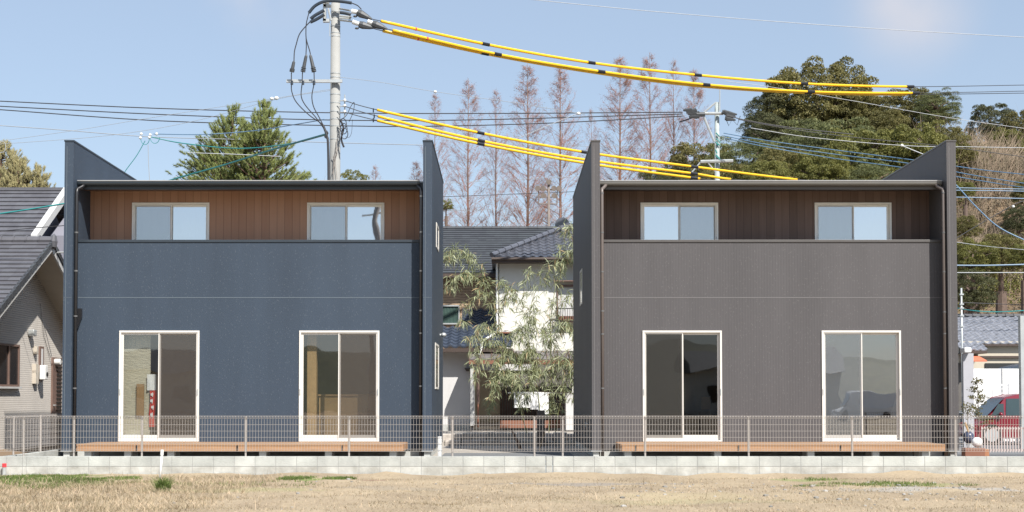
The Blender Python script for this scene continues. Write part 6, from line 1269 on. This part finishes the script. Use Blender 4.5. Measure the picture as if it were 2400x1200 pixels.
for pts, r_, m, lb, g in (
    ([(1225, -3, 60), (1500, 24, 60), (1800, 49, 60), (2100, 70, 60), (2430, 89, 60)], .014, 'wire_pale', 'single pale wire slanting across the upper right sky', GS),
    ([(-30, 292, 60), (150, 305, 60), (340, 320, 60), (560, 327, 60), (770, 334, 60), (990, 340, 60)], .016, 'wire_grey', 'thin grey wire just above the navy left fin wall', GS),
    ([(-30, 335, 60), (180, 305, 60), (360, 275, 60), (640, 231, 60), (775, 209, 60)], .009, 'wire_grey', 'faint wire rising to the pair of white insulators', GS),
    ([(-30, 340, 60), (250, 318, 60), (450, 285, 60), (650, 232, 60), (775, 212, 60)], .009, 'wire_grey', 'faint wire below the one that rises to the white insulators', GS),
    ([(790, 180, 60), (900, 194, 60), (1020, 215, 60), (1200, 240, 60), (1370, 268, 60)], .010, 'wire_grey', 'faint wire sagging right from the middle of the main pole', GS),
    ([(1200, 330, 60), (1290, 292, 60), (1356, 265, 60)], .014, 'wire_pale', 'short pale wire rising among the redwoods', GS),
    ([(1000, 325, 90), (1240, 340, 90), (1400, 343, 90), (1600, 341, 90)], .012, 'wire_grey', 'faint wire crossing the redwoods at fin top height', GS),
    ([(1700, 190, 70), (1820, 206, 70), (2020, 240, 70), (2225, 276, 70), (2430, 305, 70)], .013, 'wire_pale', 'pale wire slanting down across the dome-shaped tree', GS),
    ([(1760, 300, 70), (1900, 322, 70), (2115, 341, 70), (2260, 344, 70), (2430, 347, 70)], .016, 'wire_pale', 'pale wire passing just above the charcoal right fin wall', GS),
    ([(2113, 341, 69.9), (2140, 352, 69.9), (2180, 368, 69.9)], .025, 'wire_pale', 'short pale branch wire dropping to the charcoal right fin wall', GS),
    ([(340, 330, 50), (320, 365, 50), (293, 402, 50), (280, 430, 50)], .014, 'wire_teal', 'short teal wire dropping steeply left of the loop cluster', 'teal cables left of the main pole'),
    ([(347, 340, 50), (348, 380, 50), (351, 430, 50)], .012, 'wire_grey', 'thin wire dropping straight down from the loop cluster', 'teal cables left of the main pole'),
    ([(360, 314, 50), (480, 315, 50), (600, 306, 50), (690, 292, 48), (760, 280, 42)], .016, 'wire_blue', 'bluish cable from the loop cluster up to the main pole', 'teal cables left of the main pole'),
    ([(355, 321, 50), (430, 336, 50), (560, 348, 49), (680, 337, 47), (765, 316, 42)], .020, 'wire_teal', 'sagging teal cable from the loop cluster to the main pole', 'teal cables left of the main pole'),
    ([(360, 440, 50), (400, 422, 50), (530, 385, 48), (650, 347, 45), (765, 314, 41.7)], .032, 'wire_teal', 'thick teal cable rising from the navy roof to the main pole', 'teal cables left of the main pole'),
    ([(440, 358, 52), (560, 362, 52), (660, 367, 52)], .014, 'wire_pale', 'short pale wire in front of the garden pine', GS),
    ([(-30, 505, 34), (60, 492, 34), (170, 474, 34)], .020, 'wire_teal', 'teal cable sagging across the far left roof', 'cables in front of the left neighbour'),
    ([(-30, 545, 34), (60, 536, 34), (170, 527, 34)], .010, 'wire_black', 'thin black cable below the teal one at the far left', 'cables in front of the left neighbour'),
    ([(-30, 372, 60), (0, 335, 60), (12, 336, 60), (10, 355, 60), (-10, 358, 60)], .016, 'wire_grey', 'small curled grey wire at the far left edge of the sky', GS),
    ([(1730, 280, 75), (1850, 302, 75), (2000, 322, 75), (2215, 343, 75), (2430, 372, 75)], .020, 'wire_black', 'dark wire from the distant pole across the wood', 'dark wires right of the distant pole'),
    ([(1700, 270, 74), (1760, 284, 74), (1860, 300, 74), (2000, 315, 74)], .026, 'wire_black', 'thicker dark wire leaving the distant pole to the right', 'dark wires right of the distant pole'),
    ([(1696, 312, 74), (1800, 330, 73), (1960, 352, 72), (2140, 375, 70), (2300, 398, 68), (2430, 412, 66)], .024, 'wire_blue', 'highest of three blue wires crossing the wood', 'blue wires from the distant pole'),
    ([(1696, 318, 74), (1800, 339, 73), (1960, 362, 72), (2130, 383, 70), (2300, 414, 68), (2430, 434, 66)], .024, 'wire_blue', 'middle of three blue wires crossing the wood', 'blue wires from the distant pole'),
    ([(1700, 324, 74), (1800, 345, 73), (1960, 372, 72), (2110, 392, 70), (2300, 424, 68), (2430, 444, 66)], .024, 'wire_blue', 'lowest of three blue wires crossing the wood', 'blue wires from the distant pole'),
    ([(2230, 440, 55), (2330, 442, 55), (2430, 444, 55)], .018, 'wire_blue', 'upper of two close level blue wires right of the charcoal house', 'blue wires right of the charcoal house'),
    ([(2230, 446, 55), (2330, 447, 55), (2430, 449, 55)], .018, 'wire_blue', 'lower of two close level blue wires right of the charcoal house', 'blue wires right of the charcoal house'),
    ([(2230, 462, 55), (2330, 464, 55), (2430, 466, 55)], .020, 'wire_blue', 'single level blue wire below the close pair', 'blue wires right of the charcoal house'),
    ([(2225, 420, 55), (2245, 438, 55), (2290, 487, 55), (2345, 535, 55), (2430, 575, 55)], .026, 'wire_blue', 'blue wire swooping down to the right across the slope', 'blue wires right of the charcoal house'),
    ([(2225, 568, 55), (2280, 535, 55), (2340, 500, 55), (2395, 472, 55), (2430, 478, 55)], .018, 'wire_black', 'dark wire rising to the right across the slope', 'blue wires right of the charcoal house'),
    ([(2230, 622, 55), (2320, 622, 55), (2430, 619, 55)], .028, 'wire_blue', 'thick level blue wire over the lower slope', 'blue wires right of the charcoal house'),
    ([(2230, 639, 55), (2320, 639, 55), (2430, 639, 55)], .016, 'wire_pale', 'pale level wire under the thick blue one', GS),
    ([(2230, 566, 60), (2320, 578, 60), (2430, 588, 60)], .014, 'wire_grey', 'faint grey wire in the middle of the slope', GS),
    ([(2230, 720, 56), (2280, 728, 55), (2340, 731, 55), (2430, 726, 55)], .020, 'wire_teal', 'teal cable running along the silvery roof ridge', 'cables over the silvery roof'),
    ([(2230, 708, 56), (2330, 712, 56), (2430, 716, 56)], .014, 'wire_black', 'thin black wire above the silvery roof ridge', 'cables over the silvery roof'),
    ([(1020, 431, 100), (1200, 421, 100), (1400, 412, 100)], .016, 'wire_grey', 'upper wire in the gap between the fin walls', 'thin wires in the gap between the houses'),
    ([(1020, 462, 100), (1200, 455, 100), (1400, 447, 100)], .020, 'wire_black', 'darker second wire in the gap between the fin walls', 'thin wires in the gap between the houses'),
    ([(1020, 494, 100), (1200, 491, 100), (1400, 487, 100)], .014, 'wire_grey', 'lowest wire in the gap between the fin walls', 'thin wires in the gap between the houses')):
    wire(pts, r_, m, lb, g)
# small insulators and loops
def bits(name, pts, r_, label, m='insulator'):
    b = MB(); 
    for p in pts: b.ball(P(*p), r_, 8, (1.3, 1, 1))
    tag(b.build(name, m, smooth=True), label, 'insulator')
bits('strain_insulator', [(637, 231, 60)], .07, 'left white insulator of the pair left of the main pole'); bits('strain_insulator', [(648, 230, 60)], .08, 'right white insulator of the pair left of the main pole')
bits('strain_insulator', [(1020, 215, 60)], .06, 'white insulator in the sky above the navy right fin'); bits('strain_insulator', [(1356, 266, 60)], .07, 'white insulator at the upper end of the short pale wire'); bits('strain_insulator', [(2114, 341, 69.8)], .07, 'white insulator above the charcoal right fin wall')
bits('strain_insulator', [(2375, 484, 54.9)], .05, 'white insulator on the dark wire rising across the slope')
t = thing('loop_cluster', tuple(P(345, 320, 50)), 'cluster of small white insulators and wire loops above the navy left fin', 'insulator')
for (px, py) in ((331, 314), (329, 323), (350, 322), (352, 316), (367, 314)): MB().ball(P(px, py, 50), .055, 8).build('insulator', 'insulator', t, smooth=True)
b = MB(); n = 10
for (cx_, cy_, rx, ry) in ((340, 325, 10, 14), (363, 322, 11, 14)): b.tube([P(cx_ - rx * math.cos(math.pi * k / n), cy_ + ry * math.sin(math.pi * k / n), 50) for k in range(n + 1)], .012, 4)
b.build('loops', 'wire_teal', t)

# ================================================================ what stands behind the viewer (seen in the panes)
def back_hill():
    xs = np.linspace(-160, 160, 60); ys = np.linspace(-150, -70, 14)
    V = [(x, y, -.1 + (max(0, min(1, (-72 - y) / 30))) * (6.5 + 2.5 * mnoise.noise(Vector((x * .03, 1, 0))) + 1.0 * mnoise.noise(Vector((x * .3, y * .3, 0))))) for y in ys for x in xs]
    tag(fast('far_hill', V, [(j * 60 + i, j * 60 + i + 1, (j + 1) * 60 + i + 1, (j + 1) * 60 + i) for j in range(13) for i in range(59)], 'leaf_dark'), 'low wooded hill behind the viewer', None, None, 'structure')
back_hill()
pb = thing('utility_pole', (-7.5, -20, 0), 'grey utility pole mirrored in the right upper window of the navy house', 'utility pole')
MB().tube([(-7.5, -20, -.3), (-7.5, -20, 13)], [.19, .13], 14).build('pole_shaft', 'bark_grey', pb, smooth=True); MB().box(-8.4, -6.6, -20.2, -20.12, 12.2, 12.3).build('crossarm', 'galvanised', pb)
for z, lb in ((9.2, 'upper'), (8.4, 'lower')):
    o = MB().tube([(-60, -20, z + .8), (-30, -20, z - .1), (-7.5, -20, z), (20, -20, z - .3), (60, -20, z + .4)], .02, 5).build('wire', 'wire_black'); tag(o, lb + ' wire of the mirrored pole behind the viewer', 'wire', 'wires of the pole behind the viewer')
def back_house(x, y, w_, h_, rh, wm, label):
    t = thing('far_house', (x, y, 0), label, 'house', 'houses behind the viewer'); MB().box(x - w_ / 2, x + w_ / 2, y - 7, y, -.1, h_).build('wall', wm, t)
    MB().prism([(x - w_ / 2 - .5, y + .5, h_), (x - w_ / 2 - .5, y - 7.5, h_), (x - w_ / 2 - .5, y - 3.5, h_ + rh)], (w_ + 1, 0, 0)).build('roof', 'slate_dark', t)
    for k in range(int(w_ / 3)):
        xx = x - w_ / 2 + 1.2 + k * 3; wn = MB().box(xx, xx + 1.6, y, y + .05, 1, 2.2).build('window', 'fascia_white', t); MB().box(xx + .06, xx + 1.54, y + .051, y + .06, 1.06, 2.14).build('pane', 'dark_glass', wn)
back_house(-22, -40, 12, 3.2, 1.6, 'beige_wall', 'beige house behind the viewer, mirrored in the leftmost glass door'); back_house(-4, -52, 13, 3.0, 1.8, 'wood_red', 'brown house behind the viewer, mirrored in the second glass door')
back_house(20, -46, 11, 3.4, 1.5, 'white_wall', 'white house behind the viewer, mirrored in the right glass doors'); back_house(38, -42, 10, 3.2, 1.8, 'beige_wall', 'second beige house behind the viewer at the right')
car(21, -30, 'towel', 4.2, 1.6, 1.7, 'white car behind the viewer, mirrored in the rightmost glass door', 'parked_car', z0=0)
print('objects', len(bpy.data.objects), 'faces', sum(len(m.polygons) for m in bpy.data.meshes))
